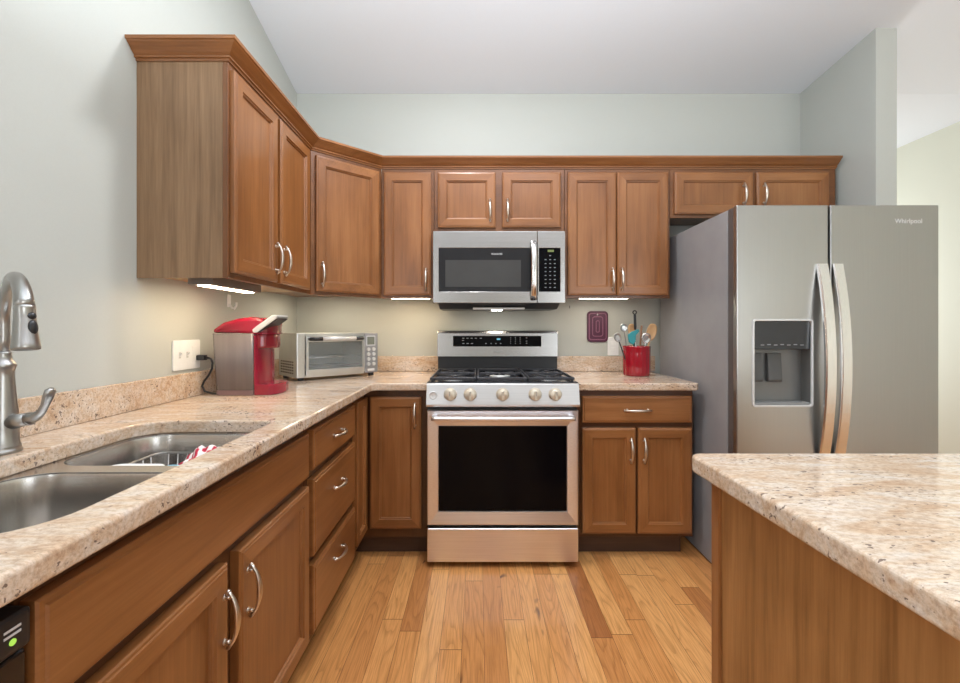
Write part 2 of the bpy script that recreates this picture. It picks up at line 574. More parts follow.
def filled(outline, holes, half, bev, seg=3):
    """flat plate with holes, thickness 2*half, rounded edge; returns mesh centred on z=0"""
    cu = bpy.data.curves.new('tmp', 'CURVE')
    cu.dimensions = '2D'; cu.fill_mode = 'BOTH'
    cu.extrude = half - bev
    cu.bevel_depth = bev; cu.bevel_resolution = seg
    cu.offset = -bev
    for pl in [outline] + list(holes):
        sp = cu.splines.new('POLY')
        sp.points.add(len(pl) - 1)
        for p, q in zip(sp.points, pl):
            p.co = (q[0], q[1], 0, 1)
        sp.use_cyclic_u = True
    o = bpy.data.objects.new('tmp', cu)
    COL.objects.link(o)
    dg = bpy.context.evaluated_depsgraph_get()
    me = bpy.data.meshes.new_from_object(o.evaluated_get(dg))
    bpy.data.objects.remove(o); bpy.data.curves.remove(cu)
    me.materials.clear()
    return me

def text_mesh(txt, size, depth=0.0004):
    cu = bpy.data.curves.new('tmp', 'FONT')
    cu.body = txt; cu.size = size; cu.extrude = depth
    cu.align_x = 'CENTER'; cu.align_y = 'CENTER'
    o = bpy.data.objects.new('tmp', cu)
    COL.objects.link(o)
    dg = bpy.context.evaluated_depsgraph_get()
    me = bpy.data.meshes.new_from_object(o.evaluated_get(dg))
    bpy.data.objects.remove(o); bpy.data.curves.remove(cu)
    me.materials.clear()
    return me
RX = Matrix.Rotation(PI / 2, 4, 'X')       # plane xy -> xz, facing -y

# ------------------------------------------------------------------ room
LW, BW = -1.194, 2.914            # left wall face, back wall face
WX0, WX1, WY = 2.124, 2.236, 2.36 # short wall beside the fridge
def ceil_z(x, y):
    t = min(1.0, max(0.0, (x - LW) / (WX0 - LW)))
    d = BW - y
    if d > 3.3:
        d = max(0.0, 6.6 - d)
    return 2.743 + (0.27 + (0.10 - 0.27) * t) * d

m = MB(); m.box(LW - 0.1, 3.7, -3.5, 4.7, -0.06, 0.0)
struct(m.build('floor', FLOORM))
m = MB(); m.prism([(-3.5, 0), (BW, 0), (BW, ceil_z(LW, BW) + .01), (BW - 3.3, ceil_z(LW, BW - 3.3) + .01), (-3.5, ceil_z(LW, -3.5) + .01)], 'X', LW - 0.1, LW)
struct(m.build('wall_left', WALLP))
m = MB(); m.prism([(LW - 0.1, 0), (WX1, 0), (WX1, 2.75), (LW - 0.1, 2.75)], 'Y', BW, BW + 0.1)
struct(m.build('wall_back', WALLP))
m = MB(); m.prism([(WY, 0), (BW, 0), (BW, 2.745), (WY, ceil_z(WX0, WY) + .004)], 'X', WX0, WX1)
struct(m.build('wall_wing', WALLP))
m = MB(); m.box(3.6, 3.7, -3.5, 4.7, 0, 3.4)
struct(m.build('wall_right', WALLY))
m = MB(); m.box(WX1 - 0.1, 3.6, 4.6, 4.7, 0, 2.75)
struct(m.build('wall_far', WALLY))
m = MB(); m.box(LW - 0.1, 3.7, -3.6, -3.5, 0, 3.4)
struct(m.build('wall_front', WALLP))
m = MB()
nx, ny = 24, 64
g = [[m.bm.verts.new((LW - 0.1 + (3.7 - LW + 0.1) * i / nx, BW - (BW + 3.5) * j / ny, ceil_z(LW - 0.1 + (3.7 - LW + 0.1) * i / nx, BW - (BW + 3.5) * j / ny))) for j in range(ny + 1)] for i in range(nx + 1)]
g2 = [[m.bm.verts.new(v.co + Vector((0, 0, 0.1))) for v in r] for r in g]
m.smooth = True
for i in range(nx):
    for j in range(ny):
        m.face((g[i][j], g[i + 1][j], g[i + 1][j + 1], g[i][j + 1]))
m.smooth = False
for i in range(nx):
    for j in range(ny):
        m.face((g2[i][j], g2[i][j + 1], g2[i + 1][j + 1], g2[i + 1][j]))
struct(m.build('ceiling', CEILP))
m = MB(); m.box(WX1 - 0.1, 3.7, BW + 0.0005, 4.7, 2.743, 2.84)
struct(m.build('ceiling_side', CEILP))

# ------------------------------------------------------------------ cabinet helpers
DOOR = [(0, 0), (0, 0.014), (0.003, 0.017), (0.008, 0.018), (0.010, 0.020), (0.049, 0.020), (0.0515, 0.0150), (0.0555, 0.0140), (0.0585, 0.0075)]
SLAB = [(0, 0), (0, 0.013), (0.003, 0.016), (0.010, 0.0165), (0.0125, 0.020)]

def pull(parent, c, along, out, length=0.105):
    """arched bow pull with two round feet"""
    c, along, out = Vector(c), Vector(along).normalized(), Vector(out).normalized()
    m = MB()
    for sgn in (-1, 1):
        p = c + along * (sgn * length * 0.40)
        m.cyl(p, p + out * 0.004, 0.0075, 0.006, 14)
        m.cyl(p + out * 0.003, p + out * 0.014, 0.0042, 0.0042, 12)
    pts, rad = [], []
    for k in range(17):
        t = -1 + 2 * k / 16
        o = 0.013 + 0.017 * (1 - abs(t) ** 2.2) - 0.004 * max(0, abs(t) - 0.8) / 0.2
        pts.append(c + along * (t * length / 2) + out * o)
        rad.append(0.0034 + 0.0030 * math.cos(t * PI / 2) ** 2 + (0.0018 if abs(t) > 0.99 else 0))
    m.tube(pts, rad, 10, 1.25, up=out)
    m.ball(pts[0], 0.0056, seg=10); m.ball(pts[-1], 0.0056, seg=10)
    h = m.build('handle', NICKEL, parent)
    return h

def front(parent, name, o, u, n, w, h, loops, grain):
    """a door or drawer front; o its lower corner on the face frame; grain 'Z' door, else a slab with lengthwise grain"""
    m = MB()
    u = Vector(u)
    hor = 'X' if abs(u.x) >= abs(u.y) else 'Y'
    m.relief(o, u, (0, 0, 1), n, w, h, loops)
    mats = [W['Z'], W[hor]] if grain == 'Z' else [W[hor], W[hor]]
    return m.build(name, mats, parent)

def face_frame(m, o, u, n, w, h, opens, th=0.019):
    """face frame as one solid slab (openings are covered by the fronts)"""
    o, u, n = Vector(o), Vector(u), Vector(n)
    vs = []
    for d in (0, th):
        for x, z in ((0, 0), (w, 0), (w, h), (0, h)):
            vs.append(m.bm.verts.new(o + u * x + Vector((0, 0, z)) - n * (th - d)))
    for f in ((0, 1, 2, 3), (7, 6, 5, 4), (0, 4, 5, 1), (1, 5, 6, 2), (2, 6, 7, 3), (3, 7, 4, 0)):
        m.face([vs[i] for i in f])

UZ0, UZ1 = 1.372, 2.134
FX = -0.874          # face of the uppers on the left wall
FY = 2.590           # face of the uppers on the back wall
DTOP = 2.105

def upper_back(name, label, x0, x1, z0, doors, pulls, dz0, side=None):
    t = thing(name, label, 'wall cabinet', ((x0 + x1) / 2, 2.75, z0))
    m = MB()
    m.mat = 1; m.box(x0 + 0.001, x1 - 0.001, FY + 0.019, BW - 0.001, z0 + 0.032, UZ1)
    m.build('body', [W['Z'], WRAW if False else W['Z']], t)
    m = MB(); m.box(x0 + 0.001, x1 - 0.001, FY, FY + 0.019, z0, UZ1, 0.001, 1)
    m.build('face_frame', WFU['X'], t)
    for (a, b), px in zip(doors, pulls):
        d = front(t, 'door', (a, FY - 0.0005, dz0), (1, 0, 0), (0, -1, 0), b - a, DTOP - dz0, DOOR, 'Z')
        if px is not None:
            pull(d, (px[0], FY - 0.020, px[1]), (0, 0, 1), (0, -1, 0), 0.125)
    return t

# ---- upper cabinets
t = thing('wall_cabinet', 'two-door brown wall cabinet on the left wall with a big bare side panel', 'wall cabinet', (-1.03, 1.93, UZ0))
Y0, Y1 = 1.545, 2.309
m = MB(); m.mat = 0
m.box(LW + 0.001, FX - 0.019, Y0, Y0 + 0.012, UZ0, UZ1)
m.build('side_panel', VEN, t)
m = MB(); m.box(LW + 0.001, FX - 0.019, Y0 + 0.012, Y1, UZ0 + 0.014, UZ1)
m.build('body', WRAW, t)
m = MB(); m.box(FX - 0.019, FX, Y0, Y1, UZ0, UZ1, 0.001, 1)
m.build('face_frame', WFU['Z'], t)
d = front(t, 'door', (FX + 0.0005, 1.557, 1.392), (0, 1, 0), (1, 0, 0), 0.336, DTOP - 1.392, DOOR, 'Z')
pull(d, (FX + 0.020, 1.866, 1.492), (0, 0, 1), (1, 0, 0), 0.125)
d = front(t, 'door', (FX + 0.0005, 1.921, 1.392), (0, 1, 0), (1, 0, 0), 0.337, DTOP - 1.392, DOOR, 'Z')
pull(d, (FX + 0.020, 1.948, 1.492), (0, 0, 1), (1, 0, 0), 0.125)

t = thing('corner_cabinet', 'single-door diagonal wall cabinet across the corner above the toaster oven', 'wall cabinet', (-0.95, 2.65, UZ0))
CA, CB = Vector((FX, 2.311, 0)), Vector((-0.566, FY, 0))
cu_ = (CB - CA).normalized(); cn = Vector((cu_.y, -cu_.x, 0)); cw = (CB - CA).length
m = MB()
ia, ib = CA - cn * 0.019, CB - cn * 0.019
m.prism([(LW + 0.001, 2.311), (ia.x, ia.y + 0.0), (ib.x, ib.y), (-0.566, BW - 0.001), (LW + 0.001, BW - 0.001)], 'Z', UZ0 + 0.030, UZ1)
m.build('body', W['Z'], t)
m = MB(); face_frame(m, (CA.x, CA.y, UZ0), cu_, cn, cw, UZ1 - UZ0, None)
bmesh.ops.recalc_face_normals(m.bm, faces=m.bm.faces[:])
m.build('face_frame', WFU['X'], t)
o = CA + cu_ * 0.022 + cn * 0.0005
d = front(t, 'door', (o.x, o.y, 1.390), cu_, cn, cw - 0.044, DTOP - 1.390, DOOR, 'Z')
p = CA + cu_ * 0.052 + cn * 0.020
pull(d, (p.x, p.y, 1.480), (0, 0, 1), cn, 0.125)

upper_back('wall_cabinet', 'narrow single-door brown wall cabinet just left of the microwave', -0.565, -0.257, UZ0,
           [(-0.550, -0.273)], [(-0.302, 1.478)], 1.388)
upper_back('wall_cabinet', 'short two-door brown wall cabinet sitting right above the microwave', -0.257, 0.506, 1.754,
           [(-0.234, 0.102), (0.142, 0.482)], [(0.070, 1.880), (0.172, 1.880)], 1.783)
upper_back('wall_cabinet', 'tall two-door brown wall cabinet above the red utensil crock', 0.506, 1.124, UZ0,
           [(0.524, 0.806), (0.811, 1.108)], [(0.782, 1.480), (0.836, 1.480)], 1.388)
t = upper_back('wall_cabinet', 'low wide two-door brown wall cabinet above the refrigerator', 1.124, 2.095, 1.842,
           [(1.146, 1.602), (1.624, 2.046)], [(1.545, 1.975), (1.662, 1.975)], 1.862)

# ---- crown moulding over all the uppers
PROF = [(0.0, 2.128), (0.005, 2.128), (0.006, 2.135), (0.013, 2.137), (0.0135, 2.1415), (0.011, 2.144), (0.017, 2.148), (0.021, 2.151),
        (0.031, 2.161), (0.044, 2.172), (0.046, 2.175), (0.052, 2.177), (0.053, 2.188), (0.0, 2.188)]
path = [Vector((LW + 0.001, Y0, 0)), Vector((FX, Y0, 0)), CA.copy(), CB.copy(), Vector((2.095, FY, 0))]
path[2] = Vector((FX, 2.311, 0))
m = MB()
rings = []
for i, p in enumerate(path):
    def nrm(a, b):
        dd = (b - a).normalized(); return Vector((dd.y, -dd.x, 0))
    if i == 0: n_ = nrm(path[0], path[1]); sc_ = 1
    elif i == len(path) - 1: n_ = nrm(path[-2], path[-1]); sc_ = 1
    else:
        n1, n2 = nrm(path[i - 1], p), nrm(p, path[i + 1])
        n_ = (n1 + n2).normalized(); sc_ = 1 / n_.dot(n1)
    rings.append([m.bm.verts.new(p + n_ * (o_ * sc_) + Vector((0, 0, z_))) for o_, z_ in PROF])
for si, (A, B) in enumerate(zip(rings, rings[1:])):
    m.mat = 1 if si == 1 else 0
    for k in range(len(PROF)):
        j = (k + 1) % len(PROF)
        m.face((A[k], A[j], B[j], B[k]))
m.mat = 0
m.face(rings[0]); m.face(rings[-1][::-1])
bmesh.ops.recalc_face_normals(m.bm, faces=m.bm.faces[:])
tag(m.build('crown_molding', [W['X'], W['Y']]), 'brown stepped crown molding running along the top of the wall cabinets', 'molding')

# ------------------------------------------------------------------ base cabinets
BX, BY = -0.590, 2.304          # face frame planes
BZ0, BZ1 = 0.108, 0.8755
ZS = 0.128
GAP = 0.007
def deep(loops):
    return [loops[0]] + [(d, z + GAP) for d, z in loops[1:]]

# sink base
t = thing('sink_cabinet', 'long brown sink base cabinet with false front and two doors on the left', 'base cabinet', (-0.88, 1.03, 0))
m = MB(); m.box(LW + 0.001, BX - 0.026, 0.568, 0.586, BZ0, BZ1); m.box(LW + 0.001, BX - 0.026, 1.495, 1.513, BZ0, BZ1); m.box(LW + 0.001, BX - 0.026, 0.586, 1.495, BZ0, BZ0 + 0.018)
m.build('body', W['Z'], t)
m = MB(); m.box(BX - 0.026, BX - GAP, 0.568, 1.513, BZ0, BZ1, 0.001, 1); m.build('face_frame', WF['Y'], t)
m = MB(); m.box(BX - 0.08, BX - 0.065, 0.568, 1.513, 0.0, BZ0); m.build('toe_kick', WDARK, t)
front(t, 'false_drawer_front', (BX - GAP + 0.0005, 0.575, 0.690), (0, 1, 0), (1, 0, 0), 0.926, 0.150, deep(SLAB), 'H')
d = front(t, 'door', (BX - GAP + 0.0005, 0.575, ZS), (0, 1, 0), (1, 0, 0), 0.438, 0.531, deep(DOOR), 'Z')
pull(d, (BX + 0.020, 0.993, 0.541), (0, 0, 1), (1, 0, 0), 0.125)
d = front(t, 'door', (BX - GAP + 0.0005, 1.063, ZS), (0, 1, 0), (1, 0, 0), 0.438, 0.531, deep(DOOR), 'Z')
pull(d, (BX + 0.020, 1.094, 0.548), (0, 0, 1), (1, 0, 0), 0.125)
# drawer base
t = thing('drawer_cabinet', 'brown base cabinet with three stacked drawers beside the sink cabinet', 'base cabinet', (-0.88, 1.79, 0))
m = MB(); m.box(LW + 0.001, BX - 0.026, 1.5135, 2.078, BZ0, BZ1); m.build('body', W['Z'], t)
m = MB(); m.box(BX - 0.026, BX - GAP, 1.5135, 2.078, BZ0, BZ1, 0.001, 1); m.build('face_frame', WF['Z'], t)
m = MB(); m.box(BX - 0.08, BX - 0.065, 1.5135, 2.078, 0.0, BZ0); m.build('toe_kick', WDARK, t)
for z0, z1, hz in ((0.700, 0.840, 0.772), (0.398, 0.667, 0.566), (ZS, 0.366, 0.285)):
    d = front(t, 'drawer', (BX - GAP + 0.0005, 1.542, z0), (0, 1, 0), (1, 0, 0), 0.516, z1 - z0, deep(SLAB), 'H')
    pull(d, (BX + 0.020, 1.800, hz), (0, 1, 0), (1, 0, 0), 0.125)
# corner base with an L-shaped pair of doors
t = thing('corner_base_cabinet', 'brown corner base cabinet with two doors at a right angle beside the stove', 'base cabinet', (-0.75, 2.5, 0))
m = MB()
m.prism([(LW + 0.001, 2.0785), (BX - 0.026, 2.0785), (BX - 0.026, BY + 0.026), (-0.262, BY + 0.026), (-0.262, BW - 0.001), (LW + 0.001, BW - 0.001)], 'Z', BZ0, BZ1)
m.build('body', W['Z'], t)
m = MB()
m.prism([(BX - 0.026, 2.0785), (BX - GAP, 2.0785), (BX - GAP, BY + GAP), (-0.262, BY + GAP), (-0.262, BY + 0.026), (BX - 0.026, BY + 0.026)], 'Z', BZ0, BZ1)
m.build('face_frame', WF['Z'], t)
m = MB()
m.prism([(BX - 0.08, 2.0785), (BX - 0.065, 2.0785), (BX - 0.065, BY + 0.065), (-0.262, BY + 0.065), (-0.262, BY + 0.08), (BX - 0.08, BY + 0.08)], 'Z', 0, BZ0)
m.build('toe_kick', WDARK, t)
front(t, 'door', (BX - GAP + 0.0005, 2.098, 0.158), (0, 1, 0), (1, 0, 0), 0.183, 0.683, deep([(0, 0), (0, .017), (.003, .020), (.036, .020), (.0385, .015), (.042, .014), (.045, .0075)]), 'Z')
d = front(t, 'door', (-0.560, BY + GAP - 0.0005, 0.158), (1, 0, 0), (0, -1, 0), 0.266, 0.683, deep(DOOR), 'Z')
pull(d, (-0.326, BY - 0.020, 0.745), (0, 0, 1), (0, -1, 0), 0.125)
# right base
t = thing('base_cabinet', 'brown base cabinet with one drawer over two doors between stove and refrigerator', 'base cabinet', (0.82, 2.6, 0))
m = MB(); m.box(0.518, 1.122, BY + 0.026, BW - 0.001, BZ0, BZ1); m.build('body', W['Z'], t)
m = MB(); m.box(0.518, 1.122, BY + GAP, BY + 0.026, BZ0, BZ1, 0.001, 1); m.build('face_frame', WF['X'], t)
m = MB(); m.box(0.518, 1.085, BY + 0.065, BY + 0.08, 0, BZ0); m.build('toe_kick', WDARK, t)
d = front(t, 'drawer', (0.540, BY + GAP - 0.0005, 0.707), (1, 0, 0), (0, -1, 0), 0.568, 0.139, deep(SLAB), 'H')
pull(d, (0.824, BY - 0.020, 0.773), (1, 0, 0), (0, -1, 0), 0.135)
d = front(t, 'door', (0.540, BY + GAP - 0.0005, 0.133), (1, 0, 0), (0, -1, 0), 0.277, 0.547, deep(DOOR), 'Z')
pull(d, (0.790, BY - 0.020, 0.565), (0, 0, 1), (0, -1, 0), 0.125)
d = front(t, 'door', (0.829, BY + GAP - 0.0005, 0.133), (1, 0, 0), (0, -1, 0), 0.279, 0.547, deep(DOOR), 'Z')
pull(d, (0.858, BY - 0.020, 0.565), (0, 0, 1), (0, -1, 0), 0.125)

# ------------------------------------------------------------------ countertops and backsplashes
CZ0, CZ1 = 0.8757, 0.914
HOLE = rrect(-1.010, -0.620, 0.585, 1.350, (0.10, 0.11, 0.045, 0.10), 8)
def arc(cx, cy, r, a0, a1, n=5):
    return [(cx + r * math.cos(a0 + (a1 - a0) * k / n), cy + r * math.sin(a0 + (a1 - a0) * k / n)) for k in range(n + 1)]
outl = [(LW + 0.001, -0.10), (-0.540, -0.10)] + arc(-0.510, 2.236, 0.03, PI, PI / 2, 5) + [(-0.2605, 2.266), (-0.2605, BW - 0.001), (LW + 0.001, BW - 0.001)]
m = MB(); m.addmesh(filled(outl, [HOLE], (CZ1 - CZ0) / 2, 0.007), Matrix.Translation((0, 0, (CZ0 + CZ1) / 2)))
tag(m.build('countertop', GRANITE, None, (-0.8, 1.4, CZ0)), 'long speckled beige granite countertop in an L with the sink set in it', 'countertop')
m = MB(); m.addmesh(filled([(0.518, 2.266)] + [(1.137 - 0.015, 2.266), (1.137, 2.281)] + [(1.137, BW - 0.001), (0.518, BW - 0.001)], [], (CZ1 - CZ0) / 2, 0.007), Matrix.Translation((0, 0, (CZ0 + CZ1) / 2)))
tag(m.build('countertop', GRANITE, None, (0.82, 2.6, CZ0)), 'short beige granite countertop under the red crock between stove and refrigerator', 'countertop')
BSZ = 1.014
m = MB(); m.box(LW + 0.001, LW + 0.020, -0.10, BW - 0.021, CZ1 + 0.0005, BSZ, 0.003, 2)
tag(m.build('backsplash', GRANITE, None, (LW, 1.4, CZ1)), 'low granite backsplash strip along the left wall behind faucet and coffee maker', 'backsplash')
m = MB(); m.box(LW + 0.001, -0.2605, BW - 0.020, BW - 0.001, CZ1 + 0.0005, BSZ, 0.003, 2)
tag(m.build('backsplash', GRANITE, None, (-0.6, BW, CZ1)), 'low granite backsplash strip on the back wall behind the toaster oven', 'backsplash')
m = MB(); m.box(0.518, 1.160, BW - 0.020, BW - 0.001, CZ1 + 0.0005, BSZ, 0.003, 2)
tag(m.build('backsplash', GRANITE, None, (0.8, BW, CZ1)), 'short low granite backsplash strip behind the red utensil crock', 'backsplash')

# island
t = thing('island_cabinet', 'brown kitchen island base with plain wood side panel at lower right', 'island', (1.1, 0.2, 0))
m = MB(); m.box(0.535, 1.68, -0.6, 0.960, 0.0, CZ0 - 0.0005); m.build('body', VENI, t)
m = MB(); m.box(0.522, 0.5345, -0.6, 0.9475, 0.0, CZ0 - 0.0005); m.build('side_panel', VENI, t)
m = MB(); m.box(0.516, 0.534, 0.948, 0.978, 0.0, CZ0 - 0.0005, 0.002, 2); m.box(0.535, 1.68, 0.9605, 0.978, 0.0, CZ0 - 0.0005); m.build('corner_stile', W['Z'], t)
isl = [(0.512, -0.7)] + [(1.75, -0.7), (1.75, 1.0)] + arc(0.500, 0.975, 0.025, PI / 2, PI, 5)
m = MB(); m.addmesh(filled(isl, [], (CZ1 - CZ0) / 2, 0.007), Matrix.Translation((0, 0, (CZ0 + CZ1) / 2)))
tag(m.build('island_countertop', GRANITE, None, (1.1, 0.2, CZ0)), 'polished beige granite top of the island in the right foreground', 'countertop')

# ------------------------------------------------------------------ dishwasher
t = thing('dishwasher', 'black dishwasher under the counter at the lower left edge', 'dishwasher', (-0.88, 0.25, 0))
m = MB(); m.box(LW + 0.03, BX - 0.02, -0.05, 0.565, 0.02, 0.868); m.build('body', BLACKP, t)
m = MB(); m.box(BX - 0.019, BX + 0.012, -0.048, 0.5665, 0.11, 0.789, 0.006, 3); m.build('door', flat('black_gloss_door', (0.012, 0.009, 0.009), 0.18), t)
m = MB(); m.box(BX - 0.019, BX + 0.020, -0.048, 0.5665, 0.793, 0.843, 0.008, 3); cp = m.build('control_panel', BLACKP, t)
for y, z, w_, h_ in ((0.541, 0.827, 0.020, 0.003), (0.541, 0.820, 0.020, 0.003), (0.500, 0.823, 0.012, 0.003), (0.46, 0.823, 0.02, 0.003)):
    m = MB(); m.box(BX + 0.0195, BX + 0.0207, y - w_ / 2, y + w_ / 2, z - h_ / 2, z + h_ / 2)
    m.build('marking', OFFWHT, cp)
for y in (0.541, 0.508):
    m = MB(); m.cyl((BX + 0.0196, y, 0.811), (BX + 0.0212, y, 0.811), 0.0040)
    m.build('indicator_light', GREENLED, cp)
m = MB(); m.box(BX - 0.07, BX - 0.06, -0.048, 0.55, 0.0, 0.108); m.build('toe_kick', BLACKP, t)

# ------------------------------------------------------------------ sink and faucet
t = thing('kitchen_sink', 'double-bowl stainless undermount sink set in the left countertop', 'sink', (-0.815, 0.97, 0.68))
B1 = dict(x0=-1.006, x1=-0.624, y0=0.590, y1=0.985, r=(0.095, 0.105, 0.07, 0.09))
B2 = dict(x0=-1.006, x1=-0.624, y0=1.028, y1=1.346, r=(0.07, 0.06, 0.042, 0.095))
def loop(B, ins, seg=8):
    r = tuple(max(0.012, q - ins) for q in B['r'])
    return rrect(B['x0'] + ins, B['x1'] - ins, B['y0'] + ins, B['y1'] - ins, r, seg)
m = MB()
m.addmesh(filled(rrect(-1.030, -0.602, 0.565, 1.372, 0.09, 8), [loop(B1, 0.002), loop(B2, 0.002)], 0.0016, 0.0004, 1), Matrix.Translation((0, 0, 0.8738)))
m.build('rim', SINKS, t)
for B in (B1, B2):
    m = MB()
    stages = [(0.0, 0.8755 - 0.0004), (0.003, 0.866), (0.006, 0.80), (0.010, 0.73), (0.016, 0.70), (0.028, 0.686), (0.045, 0.680)]
    rings = [[m.bm.verts.new((x, y, z)) for x, y in loop(B, ins)] for ins, z in stages]
    m.smooth = True
    for A, Bv in zip(rings, rings[1:]):
        k = len(A)
        for i in range(k):
            m.face((A[i], A[(i + 1) % k], Bv[(i + 1) % k], Bv[i]))
    m.smooth = False
    m.face(rings[-1])
    bo = m.build('bowl', SINKS, t)
    m = MB()
    cx, cy = (B['x0'] + B['x1']) / 2, (B['y0'] + B['y1']) / 2
    m.lathe([(0.045, 0.6802), (0.045, 0.6835), (0.036, 0.684), (0.030, 0.6815), (0.001, 0.6812)], 24, Matrix.Translation((cx, cy, 0)))
    m.build('drain', CHROME, bo)

t = thing('kitchen_faucet', 'brushed metal gooseneck pull-down faucet behind the sink at the left edge', 'faucet', (-1.066, 1.0, CZ1))
FXC, FYC = -1.073, 1.0
m = MB()
m.lathe([(0.0300, .9142), (0.0310, .918), (0.0300, .922), (0.0275, .924), (0.0290, .928), (0.0280, .932), (0.0262, .936), (0.0260, .970), (0.0240, 1.010), (0.0205, 1.050),
         (0.0178, 1.085), (0.0175, 1.098), (0.0205, 1.108), (0.0215, 1.112), (0.0200, 1.116), (0.0150, 1.123), (0.0128, 1.136), (0.0138, 1.140), (0.0112, 1.143)], 32, Matrix.Translation((FXC, FYC, 0)))
m.build('body', FAUCET, t)
hd = Vector((0.80, -0.60, 0))
R_ = 0.131
pts, rad = [Vector((FXC, FYC, 1.135)), Vector((FXC, FYC, 1.17)), Vector((FXC, FYC, 1.205))], [0.0108, 0.0108, 0.0108]
for k in range(1, 20):
    a = PI - (PI * 0.90) * k / 19
    pts.append(Vector((FXC, FYC, 1.205)) + hd * (R_ + R_ * math.cos(a)) + Vector((0, 0, 0.096 * math.sin(a))))
    rad.append(0.0106 + 0.0046 * max(0, (k - 6) / 13) ** 1.2)
m = MB(); m.tube(pts, rad, 20); m.build('spout', FAUCET, t)
e0 = pts[-1]; tdir = (pts[-1] - pts[-2]).normalized()
tdir = (tdir * 0.35 + Vector((0, 0, -1)) * 0.65).normalized()
M_ = Matrix.Translation(e0) @ tdir.to_track_quat('Z', 'Y').to_matrix().to_4x4()
m = MB()
m.lathe([(0.0152, -0.004), (0.0160, 0.0), (0.0160, 0.003), (0.0155, 0.004), (0.0164, 0.025), (0.0182, 0.05), (0.0205, 0.070), (0.0212, 0.074), (0.0212, 0.079), (0.0204, 0.0805), (0.0190, 0.0785), (0.001, 0.077)], 32, M_)
sh = m.build('spray_head', FAUCET, t)
side = Vector((1, 0, 0)) - tdir * tdir.x
side = (side.normalized() * 0.95 + Vector((0, -1, 0)) * 0.12).normalized()
m = MB()
q = (Matrix.Rotation(0, 4, 'Z'))
for dd, ln, wd in ((0.018, 0.007, 0.0075), (0.040, 0.014, 0.0085)):
    c_ = e0 + tdir * dd + side * (0.0158 + 0.085 * max(0, dd - 0.02))
    R3 = side.to_track_quat('Z', 'Y').to_matrix().to_4x4()
    m.ball(c_, 1.0, (wd, ln, 0.0045), 14, R3)
m.build('button', BLACKP, sh)
m = MB()
m.cyl((FXC + 0.018, FYC, 0.984), (FXC + 0.060, FYC - 0.003, 0.991), 0.0175, 0.0135, 20)
m.cyl((FXC + 0.059, FYC - 0.003, 0.991), (FXC + 0.064, FYC - 0.003, 0.992), 0.0150, 0.0150, 20)
m.tube([(FXC + 0.062, FYC - 0.003, 0.992), (FXC + 0.076, FYC - 0.004, 0.996), (FXC + 0.090, FYC - 0.005, 1.007), (FXC + 0.100, FYC - 0.006, 1.024), (FXC + 0.108, FYC - 0.007, 1.043), (FXC + 0.114, FYC - 0.008, 1.056), (FXC + 0.117, FYC - 0.008, 1.061)],
       [0.0125, 0.0105, 0.0070, 0.0066, 0.0085, 0.0085, 0.004], 16, 1.35, up=(0.8, -0.1, -0.5))
m.build('lever', FAUCET, t)

# ------------------------------------------------------------------ things in the sink
t = thing('dish_rack', 'dark wire dish rack standing inside the far sink bowl', 'dish rack', (-0.8, 1.19, 0.681))
m = MB()
rx0, rx1, ry0, ry1 = -0.925, -0.665, 1.085, 1.285
def wire(pts, r=0.0028): m.tube(pts, r, 8)
def ring(z, g):
    pl = rrect(rx0 - g, rx1 + g, ry0 - g, ry1 + g, 0.03, 5)
    wire([(x, y, z) for x, y in pl + pl[:2]])
ring(0.832, 0.008); ring(0.760, 0.004); ring(0.692, 0.0)
for k in range(9):
    x = rx0 + 0.02 + (rx1 - rx0 - 0.04) * k / 8
    wire([(x, ry0 - 0.008, 0.832), (x, ry0, 0.692), (x, ry1, 0.692), (x, ry1 + 0.008, 0.832)], 0.0017)
for k in range(6):
    y = ry0 + 0.025 + (ry1 - ry0 - 0.05) * k / 5
    wire([(rx0 - 0.008, y, 0.832), (rx0, y, 0.692), (rx1, y, 0.692), (rx1 + 0.008, y, 0.832)], 0.0017)
for x in (rx0 + 0.03, rx1 - 0.03):
    for y in (ry0 + 0.03, ry1 - 0.03):
        m.cyl((x, y, 0.6805), (x, y, 0.692), 0.005)
m.build('basket', FAUCET, t)
t = thing('platter', 'white platter with a blue end lying across the dish rack in the sink', 'platter', (-0.83, 1.13, 0.835))
m = MB(); m.addmesh(filled(rrect(-0.945, -0.800, 1.072, 1.150, 0.030, 6), [], 0.0045, 0.003), Matrix.Translation((0, 0, 0.8395))); m.build('dish', WHITEP, t)
m = MB(); m.addmesh(filled(rrect(-0.800, -0.765, 1.078, 1.144, 0.012, 5), [], 0.0040, 0.003), Matrix.Translation((0, 0, 0.8395))); m.build('grip', BLUE, t)
m = MB()
nx_, ny_ = 22, 16
vv = []
for i in range(nx_ + 1):
    for j in range(ny_ + 1):
        a, b_ = i / nx_, j / ny_
        x = -0.785 + 0.085 * a; y = 1.155 + 0.100 * b_
        z = 0.8355 + 0.030 * (math.sin(PI * a) ** 0.7) * (math.sin(PI * b_) ** 0.7) + 0.006 * math.sin(17 * a + 4 * b_) * math.sin(PI * a) + 0.005 * math.sin(21 * b_ + 3 * a) * math.sin(PI * b_)
        vv.append(m.bm.verts.new((x + 0.006 * math.sin(9 * b_), y + 0.006 * math.sin(11 * a), z)))
m.smooth = True
for i in range(nx_):
    for j in range(ny_):
        m.face((vv[i * (ny_ + 1) + j], vv[(i + 1) * (ny_ + 1) + j], vv[(i + 1) * (ny_ + 1) + j + 1], vv[i * (ny_ + 1) + j + 1]))
o = m.build('dish_cloth', CLOTH, None, (-0.74, 1.2, 0.835))
md = o.modifiers.new('thickness', 'SOLIDIFY'); md.thickness = 0.004; md.offset = 1
